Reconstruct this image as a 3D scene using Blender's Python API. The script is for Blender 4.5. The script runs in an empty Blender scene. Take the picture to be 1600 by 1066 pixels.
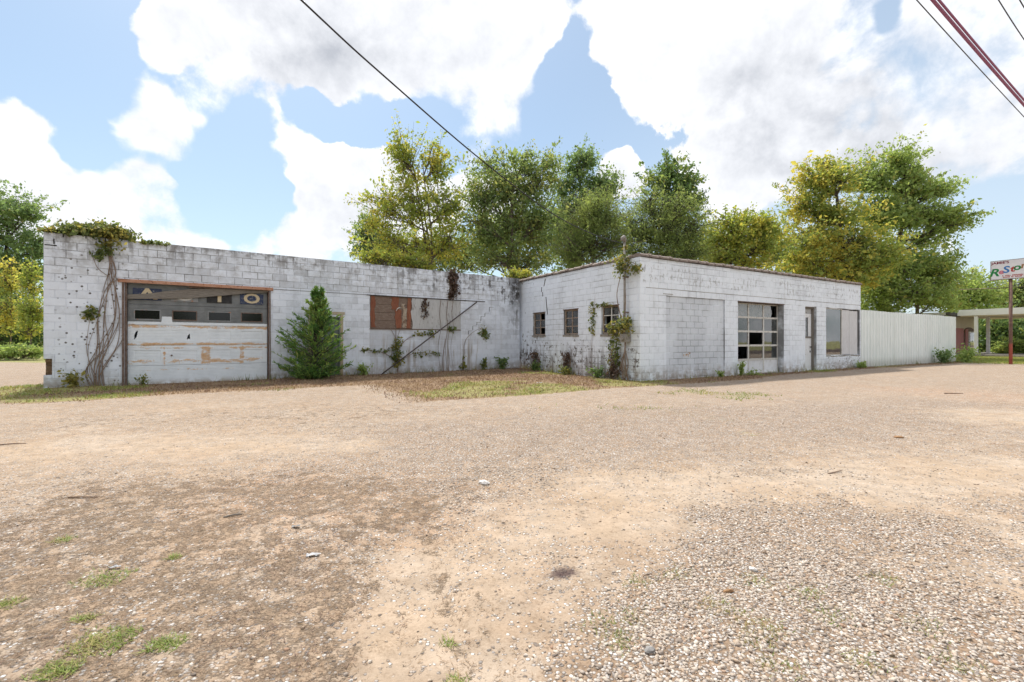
import bpy, bmesh, math, random
import numpy as np
from mathutils import Vector, Matrix
random.seed(7)
rng = np.random.default_rng(11)
S = bpy.context.scene
COL = S.collection

# ------------------------------------------------------------------ camera
CAM_H = 1.22
F = 711.0                      # focal length of the photograph in its own pixels
cam = bpy.data.cameras.new("camera"); cam.lens = 16.0; cam.sensor_width = 36.0
cam.clip_start = 0.05; cam.clip_end = 4000
camo = bpy.data.objects.new("camera", cam); COL.objects.link(camo)
camo.location = (0, 0, CAM_H); camo.rotation_euler = (math.radians(90), 0, 0)
S.camera = camo

# ------------------------------------------------------------------ sun, view
SUN_EL = math.radians(62); SUN_DIR = Vector((-0.46, 0.89, 0)).normalized()   # towards the sun, high behind the buildings
sun = bpy.data.lights.new("sun", 'SUN'); sun.energy = 1.92; sun.angle = math.radians(4); sun.color = (1.0, 0.95, 0.87)
suno = bpy.data.objects.new("sun", sun); COL.objects.link(suno)
sd = Vector((SUN_DIR.x*math.cos(SUN_EL), SUN_DIR.y*math.cos(SUN_EL), math.sin(SUN_EL)))
suno.rotation_euler = (-sd).to_track_quat('-Z', 'Y').to_euler(); suno.location = (0, 0, 40)
S.view_settings.view_transform = 'Standard'; S.view_settings.look = 'None'
S.view_settings.exposure = 1.42; S.view_settings.gamma = 1.0
S.render.engine = 'CYCLES'
S.cycles.max_bounces = 6; S.cycles.diffuse_bounces = 3; S.cycles.transparent_max_bounces = 8

# ------------------------------------------------------------------ node helper
class NT:
    def __init__(s, tree): s.t = tree; s.n = tree.nodes; s.l = tree.links
    def put(s, sock, v):
        if v is None: return
        if isinstance(v, (int, float)):
            try: sock.default_value = v
            except TypeError: sock.default_value = (v, v, v) if len(sock.default_value) == 3 else (v, v, v, 1)
        elif isinstance(v, (tuple, list, Vector)):
            v = tuple(v)
            k = len(sock.default_value)
            sock.default_value = v if len(v) == k else (v + (1,))[:k]
        else: s.l.new(v, sock)
    def math(s, op, a, b=None, c=None, clamp=False):
        n = s.n.new('ShaderNodeMath'); n.operation = op; n.use_clamp = clamp
        s.put(n.inputs[0], a); s.put(n.inputs[1], b)
        if c is not None: s.put(n.inputs[2], c)
        return n.outputs[0]
    def add(s, a, b): return s.math('ADD', a, b)
    def mul(s, a, b): return s.math('MULTIPLY', a, b)
    def sub(s, a, b): return s.math('SUBTRACT', a, b)
    def mx(s, a, b): return s.math('MAXIMUM', a, b)
    def vm(s, op, a, b=None, out=0):
        n = s.n.new('ShaderNodeVectorMath'); n.operation = op
        s.put(n.inputs[0], a); s.put(n.inputs[1], b)
        return n.outputs['Value'] if op in ('DOT_PRODUCT', 'LENGTH', 'DISTANCE') else n.outputs[0]
    def dot(s, a, b): return s.vm('DOT_PRODUCT', a, b)
    def noise(s, vec, scale, detail=3, rough=0.55, col=False, dist=0):
        n = s.n.new('ShaderNodeTexNoise'); s.put(n.inputs['Vector'], vec)
        s.put(n.inputs['Scale'], scale); s.put(n.inputs['Detail'], detail); s.put(n.inputs['Roughness'], rough)
        if dist: s.put(n.inputs['Distortion'], dist)
        return n.outputs['Color' if col else 'Fac']
    def voro(s, vec, scale, feature='F1', out='Distance', rand=1.0):
        n = s.n.new('ShaderNodeTexVoronoi'); n.feature = feature; s.put(n.inputs['Vector'], vec)
        s.put(n.inputs['Scale'], scale); s.put(n.inputs['Randomness'], rand)
        return n.outputs[out]
    def rng(s, v, a, b, c=0.0, d=1.0, smooth=True):
        n = s.n.new('ShaderNodeMapRange'); n.interpolation_type = 'SMOOTHSTEP' if smooth else 'LINEAR'
        n.clamp = True
        s.put(n.inputs[0], v); s.put(n.inputs[1], a); s.put(n.inputs[2], b); s.put(n.inputs[3], c); s.put(n.inputs[4], d)
        return n.outputs[0]
    def band(s, v, lo, hi, w):          # 1 inside lo..hi, soft edges of width w
        return s.mul(s.rng(v, lo-w, lo+w), s.rng(v, hi-w, hi+w, 1, 0))
    def mix(s, f, a, b, mode='MIX'):
        n = s.n.new('ShaderNodeMix'); n.data_type = 'RGBA'; n.blend_type = mode; n.clamp_factor = True
        s.put(n.inputs[0], f); s.put(n.inputs[6], a); s.put(n.inputs[7], b)
        return n.outputs[2]
    def ramp(s, v, stops):
        n = s.n.new('ShaderNodeValToRGB'); s.put(n.inputs[0], v)
        e = n.color_ramp.elements
        while len(e) < len(stops): e.new(0.5)
        for k, (p, c) in enumerate(stops): e[k].position = p; e[k].color = tuple(c) + (1,)
        return n.outputs[0]
    def pos(s): return s.n.new('ShaderNodeNewGeometry').outputs['Position']
    def island(s): return s.n.new('ShaderNodeNewGeometry').outputs['Random Per Island']
    def objrand(s): return s.n.new('ShaderNodeObjectInfo').outputs['Random']
    def objco(s): return s.n.new('ShaderNodeTexCoord').outputs['Object']
    def xyz(s, v):
        n = s.n.new('ShaderNodeSeparateXYZ'); s.put(n.inputs[0], v); return n.outputs
    def comb(s, x, y, z):
        n = s.n.new('ShaderNodeCombineXYZ'); s.put(n.inputs[0], x); s.put(n.inputs[1], y); s.put(n.inputs[2], z); return n.outputs[0]
    def scale(s, v, sc): return s.vm('MULTIPLY', v, sc)
    def bump(s, h, strength=0.3, dist=0.01, normal=None):
        n = s.n.new('ShaderNodeBump'); s.put(n.inputs['Height'], h); s.put(n.inputs['Strength'], strength); s.put(n.inputs['Distance'], dist)
        if normal is not None: s.put(n.inputs['Normal'], normal)
        return n.outputs[0]

def mat(name, fn=None, color=(.5, .5, .5), rough=.8, spec=.25, metal=0.0):
    m = bpy.data.materials.new(name); m.use_nodes = True
    t = NT(m.node_tree); p = t.n['Principled BSDF']
    p.inputs['Roughness'].default_value = rough; p.inputs['Specular IOR Level'].default_value = spec; p.inputs['Metallic'].default_value = metal
    p.inputs['Base Color'].default_value = tuple(color) + (1,)
    if fn:
        r = fn(t)
        if isinstance(r, dict):
            for k, v in r.items(): t.put(p.inputs[k], v)
        elif r is not None: t.put(p.inputs['Base Color'], r)
    return m

# ------------------------------------------------------------------ world: sky with cumulus
W = bpy.data.worlds.new("World"); S.world = W; W.use_nodes = True
def build_world():
    t = NT(W.node_tree); bg = t.n['Background']
    sky = t.n.new('ShaderNodeTexSky'); sky.sky_type = 'NISHITA'; sky.sun_disc = False
    sky.sun_elevation = SUN_EL; sky.sun_rotation = math.atan2(SUN_DIR.x, SUN_DIR.y)
    sky.air_density = 1.0; sky.dust_density = 1.6; sky.ozone_density = 1.2
    d = t.vm('NORMALIZE', t.n.new('ShaderNodeTexCoord').outputs['Generated'])
    # cloud banks as directions in the sky: (pixel x, pixel y, radius, weight)
    blobs = [(205,140,48,1),(240,185,52,1),(295,222,38,.9),(262,40,42,.9),(400,90,110,1),(540,70,120,1),(690,90,120,1),(800,140,62,1),(460,150,60,.8),
             (700,150,50,.7),(35,205,55,1.1),(55,275,45,1),(60,330,62,1.1),(130,330,62,1.1),(190,358,38,.9),(236,297,40,1.6),(300,368,50,1.2),(390,384,20,.9),
             (452,228,48,1),(512,212,40,.9),(540,290,66,1.1),(590,345,66,1.1),(462,368,48,.9),(600,275,40,.9),(580,228,30,.6),(700,300,60,.9),(840,310,70,.6),
             (1000,50,90,1.1),(1130,60,140,1.2),(1260,120,150,1.2),(1380,110,110,.9),(1470,150,110,.9),(1560,180,110,.9),(1210,215,90,1),(1120,255,62,.9),(1170,300,60,.9),
             (1540,60,80,.9),(1500,330,90,.5),(970,280,36,1),(1080,170,70,.8),(840,30,50,.7),
             (900,150,62,-.9),(330,255,48,-.9),(395,200,34,-.6),(490,190,34,-.8),(575,195,34,-.8),(650,205,44,-.8),(410,310,34,-.8),(1020,215,44,-.5),(930,200,44,-.6),(1210,330,24,-.6),(905,60,26,-.5),(100,90,90,-1.0),(130,230,38,-.8),(375,275,58,-1.0),(330,310,40,-.7),(520,190,30,-.6),(620,205,40,-.7),(340,345,30,-.6),(560,215,26,-.6),(680,220,50,-.9),(930,250,40,-.5),(1385,22,26,-.7),(330,330,40,-.5),(20,40,60,-.7),(170,40,40,-.5)]
    # break the round banks up: look the sky up along slightly wandering directions
    wob = t.vm('ADD', t.vm('MULTIPLY', t.vm('SUBTRACT', t.noise(d, 5.0, 4, .6, col=True), (.5, .5, .5)), (.11, .11, .11)), d)
    dw = t.vm('NORMALIZE', wob)
    def field(bl):
        acc = None
        for (x, y, r, w) in bl:
            c = Vector((x-800, F, 533-y)); ca = F/c.length; c.normalize()
            ang = 1.6*r*ca**1.5/F
            v = t.rng(t.dot(dw, c), math.cos(ang), 1.0, 0.0, w)
            acc = v if acc is None else t.add(acc, v)
        return acc
    f = t.add(t.math('MINIMUM', field([b for b in blobs if b[3] > 0]), 1.0), field([b for b in blobs if b[3] < 0]))
    # denser cloud added out of view, all round and overhead, to light the walls
    f = t.add(f, t.rng(t.dot(d, (0.0, 1.0, 0.0)), .62, .38, 0, .80))
    n1 = t.noise(d, 8.0, 9, .60, dist=.15)
    nb = t.noise(d, 2.2, 1, .5)
    n2 = t.noise(d, 15.0, 6, .6)
    dens = t.add(t.add(t.mul(f, .46), t.mul(t.sub(n1, .5), 1.35)), t.mul(t.sub(nb, .5), .5))
    soft = t.rng(t.noise(d, 3.3, 3, .55), .35, .68, .07, .42)
    mask = t.rng(dens, .14, t.add(.14, soft))
    # soft shading: thick parts and undersides turn grey, edges stay bright
    sh = t.math('MINIMUM', 1.15, field([(470,70,95,.9),(600,60,70,.5),(1240,165,110,.9),(1320,190,90,.8),(1150,190,70,.5),(590,385,60,.4),(1500,240,120,.45),(900,330,70,.5)]))
    up = t.noise(t.vm('ADD', d, (0.0, 0.0, .03)), 8.0, 9, .60, dist=.15)
    relief = t.mul(t.sub(up, n1), 3.0)
    thick = t.mul(t.rng(dens, .30, .95), .45)
    g = t.add(t.add(t.mul(sh, t.rng(t.noise(d, 5.5, 6, .62), .32, .68, .05, .85)), t.mul(relief, .75)), t.add(thick, t.mul(t.sub(n2, .5), .45)))
    ccol = t.mix(t.rng(g, -.25, 1.20, 0, 1, False), (.445, .451, .466), (.215, .226, .250))
    el = t.xyz(d)[2]
    skyc = t.mix(1.0, sky.outputs[0], (.053, .0585, .057), 'MULTIPLY')
    # thin high veil, whiter towards the horizon and to the right of the view
    veil = t.add(t.rng(el, .0, .55, .30, .04), t.mul(t.rng(t.dot(d, Vector((.8, .55, .2)).normalized()), .55, 1.0), .35))
    skyc = t.mix(veil, skyc, (.325, .37, .415))
    t.put(bg.inputs['Color'], t.mix(mask, skyc, ccol)); bg.inputs['Strength'].default_value = 1.0
build_world()

# ------------------------------------------------------------------ object helpers
def link(o, parent=None):
    COL.objects.link(o)
    if parent is not None: o.parent = parent
    return o
def tag(o, label=None, cat=None, group=None, kind=None):
    if label: o['label'] = label
    if cat: o['category'] = cat
    if group: o['group'] = group
    if kind: o['kind'] = kind
    return o
def empty(name, loc=(0, 0, 0), rz=0, label=None, cat=None, group=None):
    e = bpy.data.objects.new(name, None); e.location = loc; e.rotation_euler = (0, 0, rz); e.empty_display_size = .2
    COL.objects.link(e); return tag(e, label, cat, group)

class MB:
    """collects shapes, then becomes one mesh object"""
    def __init__(s): s.v = []; s.f = []; s.m = []
    def face_set(s, vs, fs, mi=0):
        k = len(s.v); s.v += [tuple(v) for v in vs]
        for f in fs: s.f.append(tuple(k+i for i in f)); s.m.append(mi)
        return s
    def box(s, x0, x1, y0, y1, z0, z1, mi=0):
        vs = [(x0,y0,z0),(x1,y0,z0),(x1,y1,z0),(x0,y1,z0),(x0,y0,z1),(x1,y0,z1),(x1,y1,z1),(x0,y1,z1)]
        return s.face_set(vs, [(0,3,2,1),(4,5,6,7),(0,1,5,4),(1,2,6,5),(2,3,7,6),(3,0,4,7)], mi)
    def poly(s, pts, y0, y1, mi=0):      # outline in x,z given thickness along y
        n = len(pts)
        vs = [(p[0], y0, p[1]) for p in pts] + [(p[0], y1, p[1]) for p in pts]
        fs = [tuple(range(n)), tuple(range(2*n-1, n-1, -1))] + [(i, i+n, (i+1) % n + n, (i+1) % n) for i in range(n)]
        return s.face_set(vs, fs, mi)
    def tube(s, pts, rad, sides=6, cap=True, mi=0):
        pts = [Vector(p) for p in pts]; n = len(pts)
        if not isinstance(rad, (list, tuple)): rad = [rad]*n
        k = len(s.v); up = Vector((0, 0, 1))
        prev = None
        for i, p in enumerate(pts):
            d = (pts[min(i+1, n-1)] - pts[max(i-1, 0)])
            if d.length < 1e-6: d = Vector((0, 0, 1))
            d.normalize()
            a = d.cross(up if abs(d.z) < .95 else Vector((1, 0, 0))).normalized() if prev is None else (prev - d*prev.dot(d)).normalized()
            prev = a; b = d.cross(a)
            for j in range(sides):
                th = 2*math.pi*j/sides
                s.v.append(tuple(p + (a*math.cos(th) + b*math.sin(th))*rad[i]))
        for i in range(n-1):
            for j in range(sides):
                a0 = k+i*sides+j; a1 = k+i*sides+(j+1) % sides
                s.f.append((a0, a1, a1+sides, a0+sides)); s.m.append(mi)
        if cap:
            s.f.append(tuple(k+j for j in range(sides))[::-1]); s.m.append(mi)
            s.f.append(tuple(k+(n-1)*sides+j for j in range(sides))); s.m.append(mi)
        return s
    def mesh(s, name, mats, smooth=False):
        me = bpy.data.meshes.new(name); me.from_pydata(s.v, [], s.f)
        for m in (mats if isinstance(mats, (list, tuple)) else [mats]): me.materials.append(m)
        if any(s.m): me.polygons.foreach_set('material_index', s.m)
        if smooth: me.polygons.foreach_set('use_smooth', [True]*len(me.polygons))
        me.update(); return me
    def obj(s, name, mats, parent=None, smooth=False):
        return link(bpy.data.objects.new(name, s.mesh(name, mats, smooth)), parent)

def np_mesh(name, V, Fq, m, parent=None, smooth=False, attrs=None):
    """V (n,3), Fq (k,3 or 4): fast mesh from numpy arrays"""
    me = bpy.data.meshes.new(name); k = Fq.shape[1]
    me.vertices.add(len(V)); me.vertices.foreach_set('co', np.ascontiguousarray(V, dtype=np.float32).ravel())
    me.loops.add(Fq.size); me.loops.foreach_set('vertex_index', np.ascontiguousarray(Fq, dtype=np.int32).ravel())
    me.polygons.add(len(Fq)); me.polygons.foreach_set('loop_start', np.arange(0, Fq.size, k, dtype=np.int32))
    if smooth: me.polygons.foreach_set('use_smooth', np.ones(len(Fq), dtype=bool))
    me.materials.append(m); me.update(calc_edges=True)
    for an, arr in (attrs or {}).items():
        a = me.attributes.new(an, 'FLOAT_COLOR', 'POINT'); a.data.foreach_set('color', np.ascontiguousarray(arr, dtype=np.float32).ravel())
    return link(bpy.data.objects.new(name, me), parent)

def text_mesh(txt, size, depth, m, name, parent, loc, rot, sx=1.0, shear=0.0, bold=0.0):
    c = bpy.data.curves.new(name, 'FONT'); c.body = txt; c.size = size; c.extrude = depth; c.shear = shear; c.offset = bold
    c.align_x = 'CENTER'; c.align_y = 'CENTER'; c.resolution_u = 3
    o = bpy.data.objects.new(name, c); COL.objects.link(o)
    dg = bpy.context.evaluated_depsgraph_get(); me = bpy.data.meshes.new_from_object(o.evaluated_get(dg))
    bpy.data.objects.remove(o); bpy.data.curves.remove(c)
    me.materials.clear(); me.materials.append(m)
    o = bpy.data.objects.new(name, me); link(o, parent); o.location = loc; o.rotation_euler = rot; o.scale = (sx, 1, 1)
    return o

# ------------------------------------------------------------------ numpy noise for layouts
_perm = np.random.default_rng(3).random((256, 256))
def vnoise(x, y):
    xi = np.floor(x).astype(int); yi = np.floor(y).astype(int); fx = x-xi; fy = y-yi
    fx = fx*fx*(3-2*fx); fy = fy*fy*(3-2*fy)
    g = lambda a, b: _perm[a % 256, b % 256]
    return (g(xi, yi)*(1-fx)+g(xi+1, yi)*fx)*(1-fy) + (g(xi, yi+1)*(1-fx)+g(xi+1, yi+1)*fx)*fy
def fbm(x, y, sc, o=4, r=.5):
    x = np.asarray(x, float)*sc; y = np.asarray(y, float)*sc; a = 1.0; s = 0; t = 0
    for k in range(o):
        s = s + a*vnoise(x+17.3*k, y-9.1*k); t += a; a *= r; x = x*2.03; y = y*2.03
    return s/t
def sst(v, a, b):
    v = np.clip((v-a)/(b-a), 0, 1); return v*v*(3-2*v)

# ------------------------------------------------------------------ survey: where things stand
def gp(px, py, h=0.0):               # ground point seen at a pixel of the photograph
    Y = F*(CAM_H-h)/(py-533.0); return ((px-800)/F*Y, Y)
A = Vector((3.88, 13.78, 0)); U = Vector((.862, .507, 0)).normalized(); V_ = Vector((-U.y, U.x, 0)); ROT_R = math.atan2(U.y, U.x)
P0 = Vector((-11.46, 11.13, 0)); T = Vector((.8154, .5789, 0)).normalized(); TN = Vector((-T.y, T.x, 0)); ROT_L = math.atan2(T.y, T.x)
LEN_L = 14.46
def LT(px): r = (px-800)/F; return (-P0.x + P0.y*r)/(T.x - T.y*r)
def LTZ(px, py): t = LT(px); return t, CAM_H + (533-py)*(P0.y+T.y*t)/F
def SV(px): r = (px-800)/F; return (A.x-A.y*r)/(U.y+U.x*r)
def SVZ(px, py): v = SV(px); return v, CAM_H + (533-py)*(A.y+U.x*v)/F
def shop(u, v, z=0.0): p = A+U*u+V_*v; return Vector((p.x, p.y, z))
def garage(t, y, z=0.0): p = P0+T*t+TN*y; return Vector((p.x, p.y, z))

def shop_uv(x, y): return (x-A.x)*U.x+(y-A.y)*U.y, (x-A.x)*V_.x+(y-A.y)*V_.y
def gar_ty(x, y): return (x-P0.x)*T.x+(y-P0.y)*T.y, (x-P0.x)*TN.x+(y-P0.y)*TN.y

# ------------------------------------------------------------------ ground: masks and height
def ell(x, y, cx, cy, ax, ay, rot=0.0):
    c, s_ = math.cos(rot), math.sin(rot); dx = x-cx; dy = y-cy
    return np.sqrt(((dx*c+dy*s_)/ax)**2 + ((-dx*s_+dy*c)/ay)**2)
def blob(x, y, p0, p1, w, soft=.5):     # soft stroke between two ground points of half width w
    ax, ay = p0; bx, by = p1; L2 = (bx-ax)**2+(by-ay)**2+1e-9
    k = np.clip(((x-ax)*(bx-ax)+(y-ay)*(by-ay))/L2, 0, 1)
    d = np.hypot(x-(ax+k*(bx-ax)), y-(ay+k*(by-ay)))
    return 1-sst(d, w*(1-soft), w*(1+soft))
def yard_strip(x, y):                   # the unmown strip of dead grass along both fronts
    t, yy = gar_ty(x, y); u, v = shop_uv(x, y)
    n = fbm(x, y, .9, 3)
    e1 = 2.75+.9*(n-.5)
    e1 = e1*sst(t, -1.6, .4) + .2
    a = (1-sst(-yy, e1-.35, e1+.35))*sst(t, -2.2, -.6)*(yy < .4)*(1-sst(t, 16.2, 17.2))
    e2 = 1.15+.5*(n-.5) - .55*sst(u, 3.5, 6.0)
    b = (1-sst(-v, e2-.25, e2+.25))*(u > -2.5)*(u < 27)
    c = (u < .6)*(v > -1.2)*(1-sst(-u, 6.5, 8))*(yy < .4)*(t > 4)
    return np.clip(np.maximum(np.maximum(a, b), c*.95), 0, 1)
def masks(x, y):
    x = np.asarray(x, float); y = np.asarray(y, float)
    n = fbm(x, y, .7, 5); n2 = fbm(x+31, y+7, 1.9, 4); n3 = fbm(x-11, y+3, .33, 3)
    far = 1+np.clip(y-3, 0, 12)*.12; wx = x+1.0*far*(fbm(x+5, y+9, .9, 5, .6)-.5); wy = y+1.1*far*(fbm(x-8, y+2, .9, 5, .6)-.5)
    # gravel: heavy bank lower right, thinner mid band before the shop
    g = np.zeros_like(x)
    xb = np.interp(y, [1.3, 1.63, 2.08, 2.83, 3.3, 4.0], [-.2, -.06, .22, .85, 1.4, 2.5])
    hb = sst(x+.5*(wx-x)-xb, -.22, .60)*(1-sst(wy, 2.5, 3.7))*(1-.45*sst(wx, 1.3, 2.6))
    g = np.maximum(g, hb)
    g = np.maximum(g, .8*blob(wx, wy, gp(1180,805), gp(1420,815), .55, .7))
    g = np.maximum(g, .70*blob(wx, wy, gp(680,690), gp(1500,640), 2.2, .8))
    g = np.maximum(g, .45*blob(wx, wy, gp(420,725), gp(640,715), .5, .7))
    g = np.maximum(g, .35*blob(wx, wy, gp(480,850), gp(620,850), .6, .8))
    g = np.maximum(g, .42*blob(wx, wy, gp(330,1060), gp(420,930), .35, .8))
    g = np.maximum(g, .45*blob(wx, wy, gp(760,625), gp(1540,600), 3.5, .6))
    g = np.maximum(g, .40*sst(y, 7.5, 9.5)*(1-sst(y, 60, 90))*(n3 > .3))
    # bare sand tracks
    s = blob(wx, wy, gp(560,1120), gp(670,880), .26, .6)
    s = np.maximum(s, blob(wx, wy, gp(690,1000), gp(800,830), .42, .6)*.75)
    s = np.maximum(s, blob(wx, wy, gp(860,830), gp(980,820), .38, .6))
    s = np.maximum(s, blob(wx, wy, gp(60,705), gp(500,695), .7, .7)*.8)
    s = np.maximum(s, blob(wx, wy, gp(940,765), gp(1600,735), .55, .7)*.95)
    s = np.maximum(s, blob(wx, wy, gp(1560,655), gp(1760,655), 1.0, .6))
    s = np.maximum(s, blob(wx, wy, gp(1540,900), gp(1640,860), .5, .7)*.6)
    g = np.maximum(g, .20+.25*sst(n, .35, .65)); g = g*(1-.72*s*(1-.8*hb))
    # dry thatch on the left
    dr = (1-sst(ell(wx, wy, *gp(190,900), 1.6, 1.3, .25), .55, 1.35))
    dr = np.maximum(dr, 1-sst(ell(wx, wy, *gp(330,800), 1.9, 1.0, .1), .5, 1.4))
    dr = np.maximum(dr, .8*blob(wx, wy, gp(0,1060), gp(420,1040), .5, .7))
    dr = np.maximum(dr, .8*blob(wx, wy, gp(690,800), gp(760,1050), .12, .9))
    dr = np.maximum(dr, .5*blob(wx, wy, gp(200,655), gp(620,640), 1.0, .7))
    dr = np.clip(dr*(.20+1.05*n2), 0, .72)*(1-.9*s)
    for (q0, q1, wd, am) in (((655,790), (742,1090), .065, .5), ((612,800), (640,1090), .05, .25), ((905,800), (925,870), .03, .3), ((948,800), (972,870), .03, .3), ((100,660), (700,668), .10, .35), ((700,668), (1300,700), .10, .25)):
        dr = np.maximum(dr, am*blob(x+.12*(wx-x), y+.12*(wy-y), gp(*q0), gp(*q1), wd, .9)*sst(n, .25, .5))
    st = yard_strip(x, y)
    # greenish areas
    u, v = shop_uv(x, y); t, yy = gar_ty(x, y)
    gr = .75*st*sst(fbm(x+3, y-4, .45, 4), .46, .62)*sst(-yy, .9, 1.8)
    gr = np.maximum(gr, .5*blob(wx, wy, gp(1100,665), gp(1260,690), .35, .8)*sst(n2, .35, .6))
    gr = np.maximum(gr, .42*blob(wx, wy, gp(900,650), gp(1180,655), .7, .9)*sst(n2, .42, .62)); gr = np.maximum(gr, .38*blob(wx, wy, gp(1180,700), gp(1290,720), .25, .9)*sst(n2, .4, .6))
    gr = np.maximum(gr, .35*blob(wx, wy, gp(1430,700), gp(1540,690), .3, .8))
    gr = np.maximum(gr, .5*blob(wx, wy, gp(1060,612), gp(1160,618), .6, .7))
    gr = np.maximum(gr, (1-sst(ell(wx, wy, *gp(40,612), 2.6, 1.3, .2), .7, 1.1)))
    lawn = sst(u, 23.5, 26.5)*sst(v, -4.4, -3.7); gr = np.maximum(gr, 1-sst(v, -15, -13.5)); gr = np.maximum(gr, sst(y, 24, 27)*(1-sst(x, -20, -17)))
    oil = 1-sst(ell(x, y, *gp(880,894), .17, .11, .15)+.8*(fbm(x, y, 14, 3)-.5), .1, 1.1)
    oil = np.maximum(oil, sst(v, -25, -24)*(1-sst(v, -15, -14.2))); gr = gr*(1-sst(v, -25, -24)*(1-sst(v, -15, -14.2)))
    red = blob(wx, wy, gp(1450,612), gp(1560,622), 1.1, .8)*.8 + .5*blob(wx, wy, gp(420,770), gp(600,790), .6, .9)
    return g, dr, s, gr, oil, red, st, lawn
def height(x, y):
    x = np.asarray(x, float); y = np.asarray(y, float)
    u, v = shop_uv(x, y); t, yy = gar_ty(x, y)
    h = .05*(fbm(x, y, .35, 3)-.5)
    near = 1-sst(np.hypot(x, y), 7, 14)
    h = h + near*(.016*(fbm(x+2, y, 3.1, 4)-.5) + .008*(fbm(x, y+4, 11., 3)-.5))
    bank = (1-sst(-yy, .0, 3.0))*sst(t, -3, -.5)*(1-sst(t, 15, 18))*(yy > -8)
    h = h + .07*bank*(.6+.4*sst(np.abs(t-3.2), 1.6, 2.4))
    p = gp(700, 900); h = h - .014*blob(x, y, gp(655,790), gp(742,1090), .085, .9)*near - .012*blob(x, y, gp(612,800), gp(640,1090), .06, .9)*near + near*.012*(fbm(x+9, y, 1.6, 3)-.5)     # wheel rut
    return h

def axis_steps(lo, hi, mid, fine, growth):
    c = [mid]; s = fine; v = mid
    while v < hi: v += s; s = min(s*growth, 60); c.append(v)
    s = fine; v = mid; pre = []
    while v > lo: v -= s; s = min(s*growth, 60); pre.append(v)
    return np.array(pre[::-1]+c)
def grid_axis(a, b, fine, out, growth=1.06):
    core = np.arange(a, b+1e-6, fine); l = []; v = a; s = fine
    while v > out[0]: s = min(s*growth, 80); v -= s; l.append(v)
    r = []; v = core[-1]; s = fine
    while v < out[1]: s = min(s*growth, 80); v += s; r.append(v)
    return np.array(l[::-1]+list(core)+r)

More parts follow.
